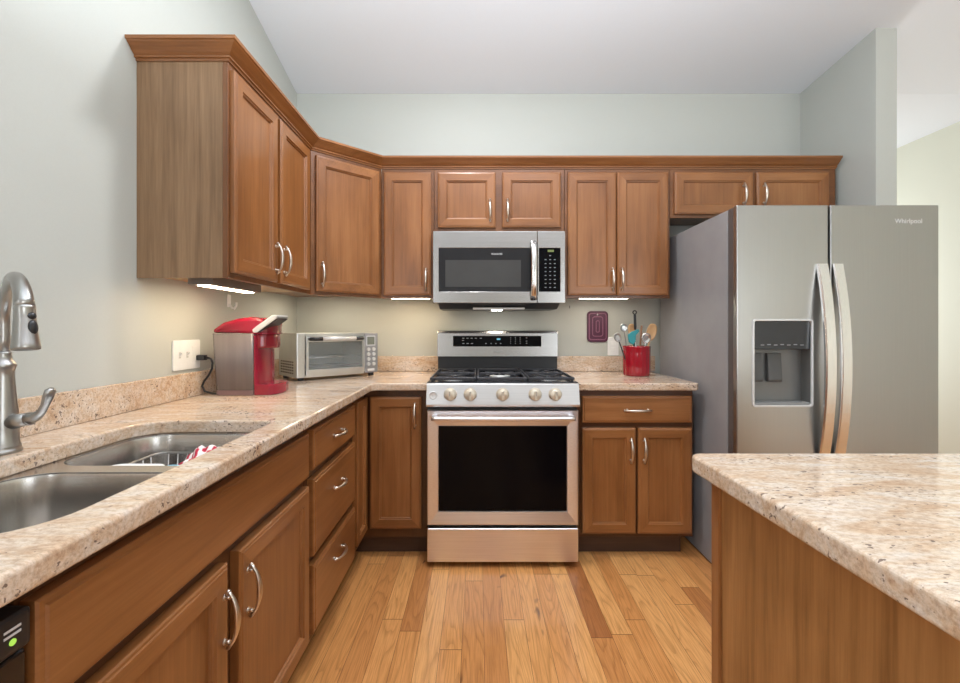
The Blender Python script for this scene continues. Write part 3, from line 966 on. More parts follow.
tag(o, 'crumpled red and white dish cloth on the rack in the far sink bowl', 'dish cloth')

# ------------------------------------------------------------------ range
RX0, RX1 = -0.2565, 0.5035
RC = (RX0 + RX1) / 2
t = thing('gas_range', 'stainless steel gas range with five knobs in the middle of the back wall', 'stove', (RC, 2.5, 0))
m = MB(); m.box(RX0 + 0.002, RX1 - 0.002, 2.245, 2.885, 0.030, 0.912); m.build('body', BLACKP, t)
for x in (RX0 + 0.04, RX1 - 0.04):
    for y in (2.30, 2.83):
        m = MB(); m.cyl((x, y, 0.0), (x, y, 0.032), 0.017); m.build('foot', BLACKP, t)
m = MB(); m.prism([(2.224, 0.9215), (2.210, 0.9215), (2.204, 0.917), (2.180, 0.818), (2.184, 0.808), (2.244, 0.806), (2.244, 0.9215)], 'X', RX0, RX1, 0.002)
cp = m.build('control_panel', STEELP, t)
m = MB(); m.box(RX0, RX1, 2.222, 2.770, 0.9125, 0.926, 0.004, 2); m.build('cooktop', ENAMEL, t)
# knobs
S_ = 442.0 / 2.188
for px in (450.2, 470.2, 502.7, 535.2, 555.3):
    x = (px - 478) / S_
    m = MB()
    R90 = Matrix.Translation((x, 2.194, 0.868)) @ Matrix.Rotation(PI / 2, 4, 'X')
    m.lathe([(0.0325, -0.002), (0.0325, 0.006), (0.0285, 0.008), (0.0275, 0.026), (0.025, 0.029), (0.001, 0.029)], 32, R90)
    m.box(x - 0.0065, x + 0.0065, 2.144, 2.164, 0.846, 0.890, 0.003, 2)
    kb = m.build('knob', CREAMK, t)
    m = MB(); m.box(x - 0.0012, x + 0.0012, 2.1432, 2.1442, 0.868, 0.889); m.build('pointer', GREYP, kb)
x = (433.2 - 478) / S_
m = MB(); m.lathe([(0.020, -0.002), (0.020, 0.004), (0.017, 0.0055), (0.015, 0.004), (0.001, 0.004)], 24, Matrix.Translation((x, 2.190, 0.864)) @ RX)
m.box(x - 0.003, x + 0.003, 2.1835, 2.187, 0.858, 0.870); m.build('lock_button', SILVP, t)
# oven door
m = MB()
dz0, dz1 = 0.214, 0.786
def rect_loop(x0, x1, z0, z1, y): return [m.bm.verts.new(p) for p in ((x0, y, z0), (x1, y, z0), (x1, y, z1), (x0, y, z1))]
L_ = [rect_loop(RX0 + 0.003, RX1 - 0.003, dz0, dz1, 2.240), rect_loop(RX0 + 0.003, RX1 - 0.003, dz0, dz1, 2.206), rect_loop(RX0 + 0.006, RX1 - 0.006, dz0 + 0.003, dz1 - 0.003, 2.202),
      rect_loop(RX0 + 0.012, RX1 - 0.012, dz0 + 0.008, dz1 - 0.030, 2.202), rect_loop(-0.200, 0.447, 0.279, 0.710, 2.209), rect_loop(-0.198, 0.445, 0.281, 0.708, 2.216)]
m.face(L_[0])
for A, B in zip(L_, L_[1:]):
    for i in range(4):
        j = (i + 1) % 4; m.face((A[i], A[j], B[j], B[i]))
m.face(L_[-1])
bmesh.ops.recalc_face_normals(m.bm, faces=m.bm.faces[:])
dr = m.build('oven_door', STEELR, t)
m = MB(); m.box(-0.197, 0.444, 2.2135, 2.2155, 0.282, 0.707); m.build('window', BLACKG, dr)
m = MB()
xs = [RX0 + 0.030, RX0 + 0.05] + [RX0 + 0.05 + (RX1 - RX0 - 0.1) * k / 10 for k in range(1, 10)] + [RX1 - 0.05, RX1 - 0.030]
hz = 0.756
m.tube([(x, 2.152 - 0.010 * math.sin(PI * (x - RX0) / (RX1 - RX0)), hz) for x in xs], 0.0115, 16)
for x in (RX0 + 0.042, RX1 - 0.042):
    m.box(x - 0.013, x + 0.013, 2.150, 2.204, hz - 0.010, hz + 0.010, 0.004, 2)
m.build('handle', STEELR, dr)
m = MB(); m.box(RX0 + 0.003, RX1 - 0.003, 2.202, 2.244, 0.030, 0.198, 0.006, 3); m.build('drawer', STEELR, t)
# backguard
m = MB(); m.prism([(2.774, 1.018), (2.885, 1.018), (2.885, 1.178), (2.800, 1.182), (2.788, 1.178), (2.782, 1.165)], 'X', RX0, RX1, 0.003); bgd = m.build('backguard', STEEL, t)
m = MB(); m.box(RX0 + 0.004, RX1 - 0.004, 2.792, 2.884, 0.913, 1.017); m.build('vent_strip', BLACKP, bgd)
def tilt(y0, z0, y1, z1):
    a = math.atan2(y1 - y0, z1 - z0)
    return a
ang = tilt(2.774, 1.018, 2.782, 1.165)
MT = Matrix.Translation((0, 2.774, 1.018)) @ Matrix.Rotation(-ang, 4, 'X')
m = MB(); m.addmesh(filled(rrect(-0.157, 0.398, 0.064, 0.131, 0.004, 3), [], 0.0016, 0.0006, 1), MT @ RX); ds = m.build('display', BLACKG, bgd)
m = MB()
yo = -0.0018
def mark(x, z, w_, h_):
    m = MB(); m.box(x - w_ / 2, x + w_ / 2, yo - 0.0004, yo + 0.001, z - h_ / 2, z + h_ / 2, M=MT); m.build('marking', GREYMK, ds)
for i, x in enumerate((-0.092, -0.066, -0.040, -0.014, 0.018)):
    mark(x, 0.116, 0.013, 0.0042)
for x in (-0.092, -0.065, -0.038): mark(x, 0.083, 0.014, 0.0042)
mark(-0.094, 0.102, 0.012, 0.004)
for x in (0.050, 0.082, 0.112, 0.142): mark(x, 0.083, 0.008, 0.005)
for x in (0.205, 0.235, 0.265):
    for z in (0.084, 0.097, 0.110, 0.120): mark(x, z, 0.005, 0.004)
for z in (0.084, 0.098, 0.118): mark(0.305, z, 0.009, 0.004)
m = MB(); m.box(0.118, 0.140, yo - 0.0006, yo + 0.001, 0.106, 0.115, M=MT); m.build('clock', CLOCK, ds)
m = MB(); m.addmesh(text_mesh('SAMSUNG', 0.0145), Matrix.Translation((0.130, 2.7757, 1.046)) @ RX); m.build('logo', GREYP, bgd)
# grates and burners
GZ = 0.946
def grate(x0, x1, y0, y1, burners):
    m = MB()
    w_ = 0.009
    def bar(a0, a1, b0, b1, z0=GZ - 0.013, z1=GZ): m.box(a0, a1, b0, b1, z0, z1, 0.002, 1)
    bar(x0, x1, y0, y0 + w_); bar(x0, x1, y1 - w_, y1); bar(x0, x0 + w_, y0 + w_, y1 - w_); bar(x1 - w_, x1, y0 + w_, y1 - w_)
    ym = (y0 + y1) / 2
    bar(x0 + w_, x1 - w_, ym - w_ / 2, ym + w_ / 2)
    for bx, by in burners:
        for k in range(4):
            a = PI / 4 + k * PI / 2
            if True:
                ex = bx + math.cos(a) * 0.115; ey = by + math.sin(a) * 0.115
                ex = min(max(ex, x0 + 0.005), x1 - 0.005); ey = min(max(ey, y0 + 0.005), y1 - 0.005)
                m.tube([(bx + math.cos(a) * 0.022, by + math.sin(a) * 0.022, GZ - 0.005), (ex, ey, GZ - 0.005)], 0.0045, 6)
    for x in (x0 + 0.012, x1 - 0.012):
        for y in (y0 + 0.012, y1 - 0.012):
            m.box(x - 0.006, x + 0.006, y - 0.006, y + 0.006, 0.9262, GZ - 0.012)
    return m.build('grate', IRON, t)
ys0, ys1 = 2.245, 2.755
bl = [(-0.132, 2.37), (-0.132, 2.63), (0.1235, 2.50), (0.379, 2.37), (0.379, 2.63)]
grate(RX0 + 0.012, -0.010, ys0, ys1, bl[:2])
grate(-0.004, 0.251, ys0, ys1, bl[2:3])
grate(0.257, RX1 - 0.012, ys0, ys1, bl[3:])
for bx, by in bl:
    m = MB()
    m.lathe([(0.058, 0.9262), (0.056, 0.930), (0.045, 0.932), (0.044, 0.934), (0.001, 0.934)], 28, Matrix.Translation((bx, by, 0)))
    bn = m.build('burner', SILVP, t)
    m = MB(); m.lathe([(0.034, 0.9341), (0.036, 0.937), (0.033, 0.9405), (0.001, 0.9410)], 28, Matrix.Translation((bx, by, 0))); m.build('cap', ENAMEL, bn)

# ------------------------------------------------------------------ over-the-range microwave
MY = 2.503
t = thing('microwave', 'stainless over-the-range microwave mounted under the short wall cabinet', 'microwave', (0.12, 2.7, 1.339))
mx0, mx1, mz0, mz1 = -0.2555, 0.4945, 1.339, 1.747
m = MB(); m.box(mx0 + 0.004, mx1 - 0.004, MY + 0.045, BW - 0.002, mz0 + 0.002, mz1 + 0.004); m.build('body', GREYP, t)
sx_ = 0.336
m = MB()
m.addmesh(filled(rrect(mx0, sx_ - 0.001, mz0, mz1, 0.004, 2), [rrect(-0.2225, 0.331, 1.404, 1.651, 0.002, 2)], 0.021, 0.003), Matrix.Translation((0, MY + 0.021, 0)) @ RX)
dr = m.build('door', STEEL, t)
m = MB(); m.box(-0.226, 0.334, MY + 0.003, MY + 0.041, 1.400, 1.655); w_ = m.build('door_glass', flat('dark_grey_glass', (0.016, 0.016, 0.019), 0.09), dr)
m = MB(); m.box(-0.185, 0.2435, MY + 0.0022, MY + 0.0028, 1.431, 1.583); m.build('window', MICROG, w_)
m = MB(); m.addmesh(text_mesh('FRIGIDAIRE', 0.0125), Matrix.Translation((0.107, MY + 0.0025, 1.617)) @ RX); m.build('logo', OFFWHT, w_)
m = MB()
hp = []
for k in range(13):
    z = 1.358 + (1.688 - 1.358) * k / 12
    s_ = 1 - abs((z - 1.523) / 0.165) ** 3
    hp.append((0.314, MY - 0.006 - 0.034 * max(0, s_), z))
m.tube(hp, 0.0085, 12, 2.1, up=(0, -1, 0))
m.build('handle', CHROME, dr)
m = MB()
m.addmesh(filled(rrect(sx_ + 0.001, mx1, mz0, mz1, 0.004, 2), [rrect(0.346, 0.466, 1.404, 1.651, 0.002, 2)], 0.021, 0.003), Matrix.Translation((0, MY + 0.021, 0)) @ RX)
cpn = m.build('control_panel', STEEL, t)
m = MB(); m.box(0.344, 0.468, MY + 0.003, MY + 0.041, 1.400, 1.655); kp = m.build('keypad', BLACKG, cpn)
m = MB(); m.box(0.395, 0.430, MY + 0.0018, MY + 0.0028, 1.629, 1.641); m.build('clock', AMBER, kp)
for r in range(9):
    for c in range(3):
        if r == 0 and c != 1: continue
        x = 0.383 + 0.026 * c; z = 1.608 - 0.0225 * r
        m = MB(); m.box(x - 0.005, x + 0.005, MY + 0.0018, MY + 0.0032, z - 0.0022, z + 0.0022); m.build('key', GREYMK, kp)
m = MB()
m.prism([(MY + 0.012, mz0 - 0.001), (MY + 0.10, mz0 - 0.030), (BW - 0.05, mz0 - 0.030), (BW - 0.05, mz0 + 0.001), (MY + 0.012, mz0 + 0.001)], 'X', mx0 + 0.03, mx1 - 0.03)
bt = m.build('vent_hood', BLACKP, t)
m = MB(); m.box(-0.03, 0.27, MY + 0.055, MY + 0.10, mz0 - 0.034, mz0 - 0.022, 0.003, 2); m.build('vent_grille', SILVP, bt)

m = MB(); m.box(0.085, 0.145, 2.66, 2.72, mz0 - 0.0345, mz0 - 0.0295, 0.001, 1); m.build('hood_lamp', LAMPDIM2, bt)
# ------------------------------------------------------------------ refrigerator
t = thing('refrigerator', 'tall stainless side-by-side refrigerator with water dispenser on the right', 'refrigerator', (1.63, 2.45, 0))
fx0, fx1, fz = 1.177, 2.097, 1.757
FYD = 2.010
m = MB(); m.box(fx0, fx1, 2.088, 2.86, 0.010, fz - 0.004, 0.004, 2); m.build('case', FSIDE, t)
m = MB(); m.box(fx0 + 0.01, fx1 - 0.01, 2.074, 2.0875, 0.06, fz - 0.008); m.build('gasket', BLACKP, t)
m = MB(); m.box(fx0 + 0.01, fx1 - 0.01, 2.045, 2.087, 0.012, 0.052); m.build('base_grille', BLACKP, t)
for x in (fx0 + 0.06, fx1 - 0.06):
    for y in (2.12, 2.80):
        m = MB(); m.cyl((x, y, 0), (x, y, 0.011), 0.02); m.build('foot', BLACKP, t)
MYF = Matrix.Translation((0, FYD, 0)) @ RX
DX0, DX1, DZ0, DZ1 = 1.246, 1.523, 0.838, 1.238
def door_slab(x0, x1, holes, name):
    m = MB()
    m.addmesh(filled(rrect(x0, x1, 0.060, fz, 0.004, 2), holes, 0.016, 0.006, 3), Matrix.Translation((0, FYD + 0.016, 0)) @ RX)
    d = m.build(name, STEELF, t)
    m = MB()
    m.addmesh(filled(rrect(x0 + 0.002, x1 - 0.002, 0.062, fz - 0.002, 0.004, 2), holes, 0.0205, 0.001, 1), Matrix.Translation((0, FYD + 0.053, 0)) @ RX)
    m.build('door_liner', FDARK, d)
    return d
dl = door_slab(fx0, 1.5945, [rrect(DX0 + 0.006, DX1 - 0.006, DZ0 + 0.006, DZ1 - 0.006, 0.012, 4)], 'freezer_door')
drr = door_slab(1.6025, fx1, [], 'refrigerator_door')
# dispenser
m = MB(); m.addmesh(filled(rrect(DX0, DX1, DZ0, DZ1, 0.014, 5), [rrect(DX0 + 0.009, DX1 - 0.009, DZ0 + 0.009, DZ1 - 0.009, 0.009, 5)], 0.005, 0.002, 2), Matrix.Translation((0, FYD - 0.001, 0)) @ RX)
dp = m.build('dispenser_frame', SILVP, dl)
rx0, rx1, rz0, rz1 = DX0 + 0.008, DX1 - 0.008, DZ0 + 0.008, DZ1 - 0.008
m = MB(); yb = 2.072
m.box(rx0, rx1, yb, yb + 0.001, rz0, rz1); m.box(rx0 - 0.001, rx0, FYD + 0.002, yb, rz0, rz1); m.box(rx1, rx1 + 0.001, FYD + 0.002, yb, rz0, rz1); m.box(rx0, rx1, FYD + 0.002, yb, rz0 - 0.001, rz0)
m.build('dispenser_recess', flat('recess_grey', (0.17, 0.168, 0.16), 0.35, 0.3), dl)
m = MB(); m.box(rx0 + 0.001, rx1 - 0.001, FYD + 0.001, 2.050, 1.100, rz1 - 0.001, 0.002, 1); pn = m.build('dispenser_panel', flat('dark_display_panel', (0.028, 0.030, 0.034), 0.10), dl)
for k in range(7):
    x = rx0 + 0.040 + 0.030 * k
    m = MB(); m.box(x - 0.008, x + 0.008, FYD + 0.0003, FYD + 0.0012, 1.118 + 0.002 * (k % 2), 1.122 + 0.002 * (k % 2))
    m.build('marking', GREYMK, pn)
for x0, x1 in ((rx0 + 0.022, rx0 + 0.066), (rx0 + 0.092, rx0 + 0.156)):
    m = MB(); m.prism([(2.056, 1.080), (2.068, 1.080), (2.070, 0.948), (2.048, 0.948), (2.046, 0.958)], 'X', x0, x1, 0.002)
    m.build('dispenser_paddle', flat('paddle_grey', (0.075, 0.075, 0.075), 0.3), dl)
m = MB(); m.box(rx0 + 0.002, rx1 - 0.002, FYD + 0.002, yb - 0.001, rz0 + 0.001, rz0 + 0.012, 0.002, 1); m.build('drip_tray', GREYP, dl)
# bowed handles
def fhandle(x0, x1, parent):
    m = MB(); A = []
    n_ = 22
    for k in range(n_ + 1):
        tt = -1 + 2 * k / n_
        z = 1.028 + tt * 0.460
        y = FYD - 0.006 - 0.050 * (1 - tt * tt)
        A.append([m.bm.verts.new(p) for p in ((x0, y, z), (x0 + 0.004, y - 0.007, z), (x1 - 0.004, y - 0.007, z), (x1, y, z), (x1, y + 0.009, z), (x0, y + 0.009, z))])
    for a, b_ in zip(A, A[1:]):
        for i in range(6):
            j = (i + 1) % 6
            f = m.face((a[i], a[j], b_[j], b_[i]))
    m.face(A[0][::-1]); m.face(A[-1])
    bmesh.ops.recalc_face_normals(m.bm, faces=m.bm.faces[:])
    return m.build('handle', STEELH, parent)
fhandle(1.538, 1.585, dl); fhandle(1.608, 1.654, drr)
m = MB(); m.addmesh(text_mesh('Whirlpool', 0.030), Matrix.Translation((1.958, FYD - 0.0003, 1.683)) @ RX); m.build('logo', flat('faint_grey_lettering', (0.66, 0.66, 0.65), 0.45, 0.0), drr)
for x in (fx0 + 0.05, fx1 - 0.05):
    m = MB(); m.box(x - 0.03, x + 0.03, 2.07, 2.17, fz - 0.0035, fz + 0.004, 0.002, 2); m.build('hinge_cover', GREYP, t)

# ------------------------------------------------------------------ coffee maker
t = thing('coffee_maker', 'red single-serve coffee maker with smoky water tank in the counter corner', 'coffee maker', (-0.9900, 1.94, CZ1))
ky0, ky1 = 1.850, 2.030
ym = (ky0 + ky1) / 2
def plan(x0, xs, bulge, y0, y1, n=12):
    """plan outline: straight back at x0, front starting at xs and bulging forward"""
    return [(x0, y1), (x0, y0)] + [(xs + bulge * max(0.0, 1 - ((y - (y0 + y1) / 2) / ((y1 - y0) / 2)) ** 2) ** 0.6, y) for y in [y0 + (y1 - y0) * k / n for k in range(n + 1)]]
m = MB()
m.prism(plan(-0.9390, -0.8780, 0.028, ky0 + 0.002, ky1), 'Z', CZ1 + 0.0006, 0.960, 0.005)
m.prism(plan(-1.1050, -0.9500, 0.001, ky0 + 0.072, ky1), 'Z', CZ1 + 0.0008, 1.165, 0.004)
m.prism(plan(-0.9390, -0.9350, 0.012, ky0 + 0.002, ky1), 'Z', 0.958, 1.165, 0.004)
m.build('body', RED, t)
m = MB()
m.prism([(-1.1180, 1.176), (-1.1100, 1.194), (-1.0700, 1.222), (-1.0100, 1.238), (-0.9550, 1.244), (-0.9150, 1.240), (-0.8950, 1.225), (-0.8900, 1.204), (-0.9400, 1.170), (-1.0100, 1.175)], 'Y', ky0 + 0.004, ky1 - 0.004, 0.014, False)
m.build('lid', RED, t)
m = MB()
m.prism(plan(-0.9390, -0.9150, 0.034, ky0 + 0.010, ky1 - 0.008), 'Z', 1.108, 1.172, 0.012)
m.prism(plan(-0.9390, -0.9100, 0.034, ky0 + 0.008, ky1 - 0.006), 'Z', 1.176, 1.212, 0.006)
bh = m.build('brew_head', REDD, t)
m = MB(); m.prism(plan(-0.9390, -0.9080, 0.036, ky0 + 0.007, ky1 - 0.005), 'Z', 1.1705, 1.1775, 0.002); m.build('trim_band', RED, bh)
m = MB()
m.prism([(-0.940, 1.178), (-0.925, 1.178), (-0.845, 1.236), (-0.838, 1.246), (-0.842, 1.252), (-0.860, 1.252), (-0.928, 1.204), (-0.944, 1.190)], 'Y', ky0 - 0.004, ky0 + 0.105, 0.003)
hd_ = m.build('handle', SILVP, t)
m = MB(); m.prism([(-0.918, 1.1775), (-0.842, 1.2335), (-0.838, 1.238), (-0.8435, 1.2365), (-0.920, 1.1815)], 'Y', ky0 + 0.002, ky0 + 0.100); m.build('handle_underside', BLACKP, hd_)
m = MB()
pl = rrect(-1.1160, -0.9400, ky0 - 0.006, ky0 + 0.070, (0.020, 0.006, 0.004, 0.012), 5)
pl2 = rrect(-1.1040, -0.9410, ky0 + 0.000, ky0 + 0.070, (0.020, 0.006, 0.004, 0.012), 5)
A = [m.bm.verts.new((x, y, 0.936)) for x, y in pl2]; B = [m.bm.verts.new((x, y, 1.174)) for x, y in pl]
m.smooth = True
for i in range(len(A)):
    j = (i + 1) % len(A); m.face((A[i], A[j], B[j], B[i]))
m.smooth = False
m.face(A[::-1]); m.face(B)
tk = m.build('water_tank', SMOKED, t)
m = MB()
m.addmesh(filled(pl2, [], 0.0105, 0.003), Matrix.Translation((0, 0, CZ1 + 0.0112)))
m.build('tank_base', flat('mauve_grey', (0.20, 0.12, 0.12), 0.4), t)
m = MB(); m.box(-1.0250, -1.0020, ky0 + 0.040, ky0 + 0.062, 0.937, 1.168); m.build('inner_tube', SILVP, tk)
m = MB()
m.tube([(-1.150, 1.868, 1.072), (-1.140, 1.868, 1.071), (-1.128, 1.868, 1.066), (-1.122, 1.868, 1.050), (-1.124, 1.868, 1.025), (-1.138, 1.868, 0.997), (-1.156, 1.866, 0.972), (-1.164, 1.865, 0.952), (-1.152, 1.864, 0.930), (-1.120, 1.866, 0.921), (-1.090, 1.872, 0.9188)], 0.0042, 10)
cd = m.build('power_cord', BLACKP, t)
m = MB(); m.box(-1.184, -1.150, 1.855, 1.881, 1.061, 1.083, 0.004, 2); m.build('plug', BLACKP, cd)

# ------------------------------------------------------------------ toaster oven (diagonal in the corner)
t = thing('toaster_oven', 'silver countertop toaster oven with glass door set diagonally in the corner', 'toaster oven', (-0.80, 2.55, CZ1))
tu = Vector((0.7306, 0.683, 0)); tv = Vector((-0.683, 0.7306, 0))
TO = Vector((-0.957, 2.336, 0))
TM = Matrix(((tu.x, tv.x, 0, TO.x), (tu.y, tv.y, 0, TO.y), (0, 0, 1, 0), (0, 0, 0, 1)))
tw, td, tz0, tz1 = 0.480, 0.268, 0.931, 1.168
m = MB()
def tb(*a, bev=0.0): m.box(*a, bev, 2, TM)
tb(0, 0.006, 0.012, td, tz0, tz1); tb(0.386, tw, 0.012, td, tz0, tz1, bev=0.004); tb(0.006, 0.386, td - 0.006, td, tz0, tz1)
tb(0, tw, 0.012, td, tz1 - 0.006, tz1 + 0.001, bev=0.002); tb(0.006, 0.386, 0.012, td - 0.006, tz0, tz0 + 0.010)
m.build('case', flat('pale_silver_case', (0.58, 0.59, 0.53), 0.33, 0.2), t)
m = MB()
tb(0, 0.044, 0, 0.012, tz0, tz1, bev=0.003); tb(0.044, 0.390, 0, 0.012, tz1 - 0.016, tz1); tb(0.044, 0.390, 0, 0.012, tz0, tz0 + 0.012)
m.build('front_frame', STEELT, t)
m = MB()
tb(0.046, 0.388, -0.012, -0.001, tz0 + 0.013, tz0 + 0.042, bev=0.002); tb(0.046, 0.388, -0.012, -0.001, tz1 - 0.046, tz1 - 0.018, bev=0.002)
tb(0.046, 0.058, -0.012, -0.001, tz0 + 0.042, tz1 - 0.046); tb(0.372, 0.388, -0.012, -0.001, tz0 + 0.042, tz1 - 0.046)
dr = m.build('door', STEELT, t)
m = MB(); tb(0.058, 0.372, -0.009, -0.005, tz0 + 0.042, tz1 - 0.046); m.build('window', PANE, dr)
m = MB()
pts = [TM @ Vector(p) for p in ((0.066, -0.012, tz1 - 0.029), (0.068, -0.030, tz1 - 0.029), (0.080, -0.042, tz1 - 0.029), (0.12, -0.045, tz1 - 0.029), (0.217, -0.047, tz1 - 0.029), (0.314, -0.045, tz1 - 0.029), (0.354, -0.042, tz1 - 0.029), (0.366, -0.030, tz1 - 0.029), (0.368, -0.012, tz1 - 0.029))]
m.tube(pts[3:6], 0.0115, 12); hn = m.build('handle', SILVP, dr)
m = MB(); m.tube(pts[:4], 0.0105, 10); m.build('handle_bracket', BLACKP, hn)
m = MB(); m.tube(pts[5:], 0.0105, 10); m.build('handle_bracket', BLACKP, hn)
m = MB()
for z in (1.035,):
    for k in range(9):
        y = 0.025 + 0.225 * k / 8
        m.tube([TM @ Vector((0.012, y, z)), TM @ Vector((0.380, y, z))], 0.0022, 6)
m.tube([TM @ Vector((0.012, 0.02, 1.035)), TM @ Vector((0.380, 0.02, 1.035))], 0.004, 8)
m.build('wire_rack', CHROME, t)
m = MB(); tb(0.02, 0.375, 0.03, 0.24, 0.975, 0.982); tb(0.02, 0.375, 0.03, 0.036, 0.982, 0.992); m.build('baking_tray', FDARK, t)
m = MB(); tb(0.392, tw + 0.001, -0.004, 0.0118, tz0 + 0.002, tz1, bev=0.005); cp = m.build('control_panel', flat('silver_grey_panel', (0.30, 0.30, 0.31), 0.35, 0.5), t)
m = MB(); tb(0.404, 0.462, -0.0055, -0.0035, tz1 - 0.074, tz1 - 0.016, bev=0.001); m.build('screen_bezel', OFFWHT, cp)
m = MB(); tb(0.409, 0.457, -0.0065, -0.0050, tz1 - 0.069, tz1 - 0.021); m.build('screen', LCD, cp)
for r in range(4):
    for c in range(2):
        m = MB()
        p0 = TM @ Vector((0.418 + 0.034 * c, -0.003, tz1 - 0.096 - 0.029 * r)); p1 = TM @ Vector((0.418 + 0.034 * c, -0.011, tz1 - 0.096 - 0.029 * r))
        m.cyl(p0, p1, 0.0115, 0.010, 18); m.build('button', SILVP, cp)
m = MB(); tb(0.410, 0.456, -0.009, -0.003, tz0 + 0.012, tz0 + 0.026, bev=0.003); m.build('button', SILVP, cp)
m = MB()
for i in range(7):
    for j in range(5):
        y = 0.05 + 0.028 * i; z = tz0 + 0.018 + 0.015 * j
        tb(-0.0012, 0.001, y, y + 0.018, z, z + 0.008)
m.build('side_vent', flat('vent_shadow_brown', (0.13, 0.115, 0.085), 0.6), t)
for x in (0.03, tw - 0.03):
    for y in (0.025, td - 0.025):
        m = MB(); tb(x - 0.012, x + 0.012, y - 0.012, y + 0.012, CZ1 + 0.0004, tz0 + 0.001, bev=0.002); m.build('foot', BLACKP, t)

# ------------------------------------------------------------------ wall plates, hooks
t = thing('switch_plate', 'white three-gang wall plate with two switches on the left wall', 'switch plate', (LW, 1.82, 1.088))
py0, py1, pz0, pz1 = 1.722, 1.890, 1.028, 1.148
m = MB(); m.addmesh(filled(rrect(py0, py1, pz0, pz1, 0.006, 3), [], 0.003, 0.002), Matrix.Translation((LW + 0.0035, 0, 0)) @ Matrix(((0, 0, 1, 0), (1, 0, 0, 0), (0, 1, 0, 0), (0, 0, 0, 1)))); m.build('plate', WHITEP, t)
for y in (1.760, 1.806):
    m = MB(); m.box(LW + 0.006, LW + 0.0075, y - 0.0055, y + 0.0055, 1.076, 1.100); m.build('switch_slot', flat('shaded_white', (0.62, 0.62, 0.6), 0.5), t)
    m = MB(); m.prism([(LW + 0.007, 1.082), (LW + 0.019, 1.094), (LW + 0.019, 1.100), (LW + 0.007, 1.094)], 'Y', y - 0.004, y + 0.004, 0.001); m.build('switch_toggle', WHITEP, t)
m = MB(); m.box(LW + 0.006, LW + 0.0082, 1.838, 1.872, 1.054, 1.122, 0.001, 1); m.build('outlet', WHITEP, t)
t = thing('wall_outlet', 'white wall outlet behind the red utensil crock', 'outlet', (0.893, BW, 1.077))
m = MB(); m.addmesh(filled(rrect(0.853, 0.925, 1.018, 1.136, 0.006, 3), [], 0.003, 0.002), Matrix.Translation((0, BW - 0.0035, 0)) @ RX); m.build('plate', WHITEP, t)
for z in (1.057, 1.097):
    m = MB(); m.box(0.873, 0.905, BW - 0.0085, BW - 0.006, z - 0.014, z + 0.014, 0.001, 1); m.build('socket', WHITEP, t)
def hook(loc, M, mat, label, s=1.0):
    t = thing('wall_hook', label, 'hook', loc)
    m = MB(); m.box(-0.012 * s, 0.012 * s, -0.004, 0, -0.014 * s, 0.034 * s, 0.003, 2, M); m.build('base', mat, t)
    m = MB(); m.tube([M @ Vector(p) for p in ((0, -0.004, -0.004 * s), (0, -0.012 * s, -0.016 * s), (0, -0.022 * s, -0.020 * s), (0, -0.029 * s, -0.010 * s), (0, -0.030 * s, 0.004 * s))], 0.0042 * s, 10); m.build('prong', mat, t)
hook((LW, 2.115, 1.315), Matrix.Translation((LW + 0.0005, 2.115, 1.315)) @ Matrix.Rotation(PI / 2, 4, 'Z'), WHITEP, 'white plastic hook on the left wall above the coffee maker', 1.25)
hook((0.604, BW, 1.335), Matrix.Translation((0.604, BW - 0.0005, 1.335)), GREYP, 'tiny grey hook on the back wall under the tall wall cabinet', 0.35)
hook((0.786, BW, 1.293), Matrix.Translation((0.786, BW - 0.0005, 1.290)), WHITEP, 'small white hook holding the purple trivet on the back wall', 0.42)

# trivet
t = thing('trivet', 'purple silicone trivet with rounded-square ridges hung on the back wall', 'trivet', (0.786, BW, 1.2))
TMt = Matrix.Translation((0.786, BW - 0.0075, 1.208)) @ RX
m = MB(); m.addmesh(filled(rrect(-0.069, 0.069, -0.102, 0.102, 0.026, 6), [rrect(-0.006, 0.006, 0.076, 0.088, 0.005, 4)], 0.0035, 0.002), TMt); m.build('mat', PURP, t)
m = MB()
for a, b_ in ((0.058, 0.088), (0.036, 0.066), (0.013, 0.040)):
    m.addmesh(filled(rrect(-a, a, -b_, b_, min(0.016, a * 0.8), 5), [rrect(-a + 0.005, a - 0.005, -b_ + 0.005, b_ - 0.005, min(0.012, a * 0.6), 5)], 0.0012, 0.0006, 1), TMt @ Matrix.Translation((0, 0, 0.0042)))
m.build('ridge', PURPL, t)

# ------------------------------------------------------------------ utensil crock
KX, KY = 0.948, 2.645
t = thing('utensil_crock', 'glossy red ribbed crock full of utensils on the right countertop', 'crock', (KX, KY, CZ1))
m = MB()
prof = [(0.070, CZ1 + 0.0006), (0.075, 0.918), (0.077, 0.935), (0.0775, 1.05), (0.078, 1.078), (0.080, 1.086), (0.079, 1.091), (0.074, 1.091), (0.072, 1.085), (0.071, 0.93), (0.001, 0.926)]
seg_ = 96
rings_ = []
for r_, z_ in prof:
    rib = 0.0016 if (0.072 < r_ < 0.0785 and z_ < 1.08) else 0.0
    rings_.append([m.bm.verts.new((KX + (r_ + rib * math.cos(a_ * 16)) * math.cos(a_), KY + (r_ + rib * math.cos(a_ * 16)) * math.sin(a_), z_)) for a_ in [2 * PI * q_ / seg_ for q_ in range(seg_)]])
m.smooth = True
for A, B in zip(rings_, rings_[1:]):
    for q_ in range(seg_):
        m.face((A[q_], A[(q_ + 1) % seg_], B[(q_ + 1) % seg_], B[q_]))
m.face(rings_[0][::-1]); m.face(rings_[-1])
bmesh.ops.recalc_face_normals(m.bm, faces=m.bm.faces[:])
m.build('pot', REDC, t)
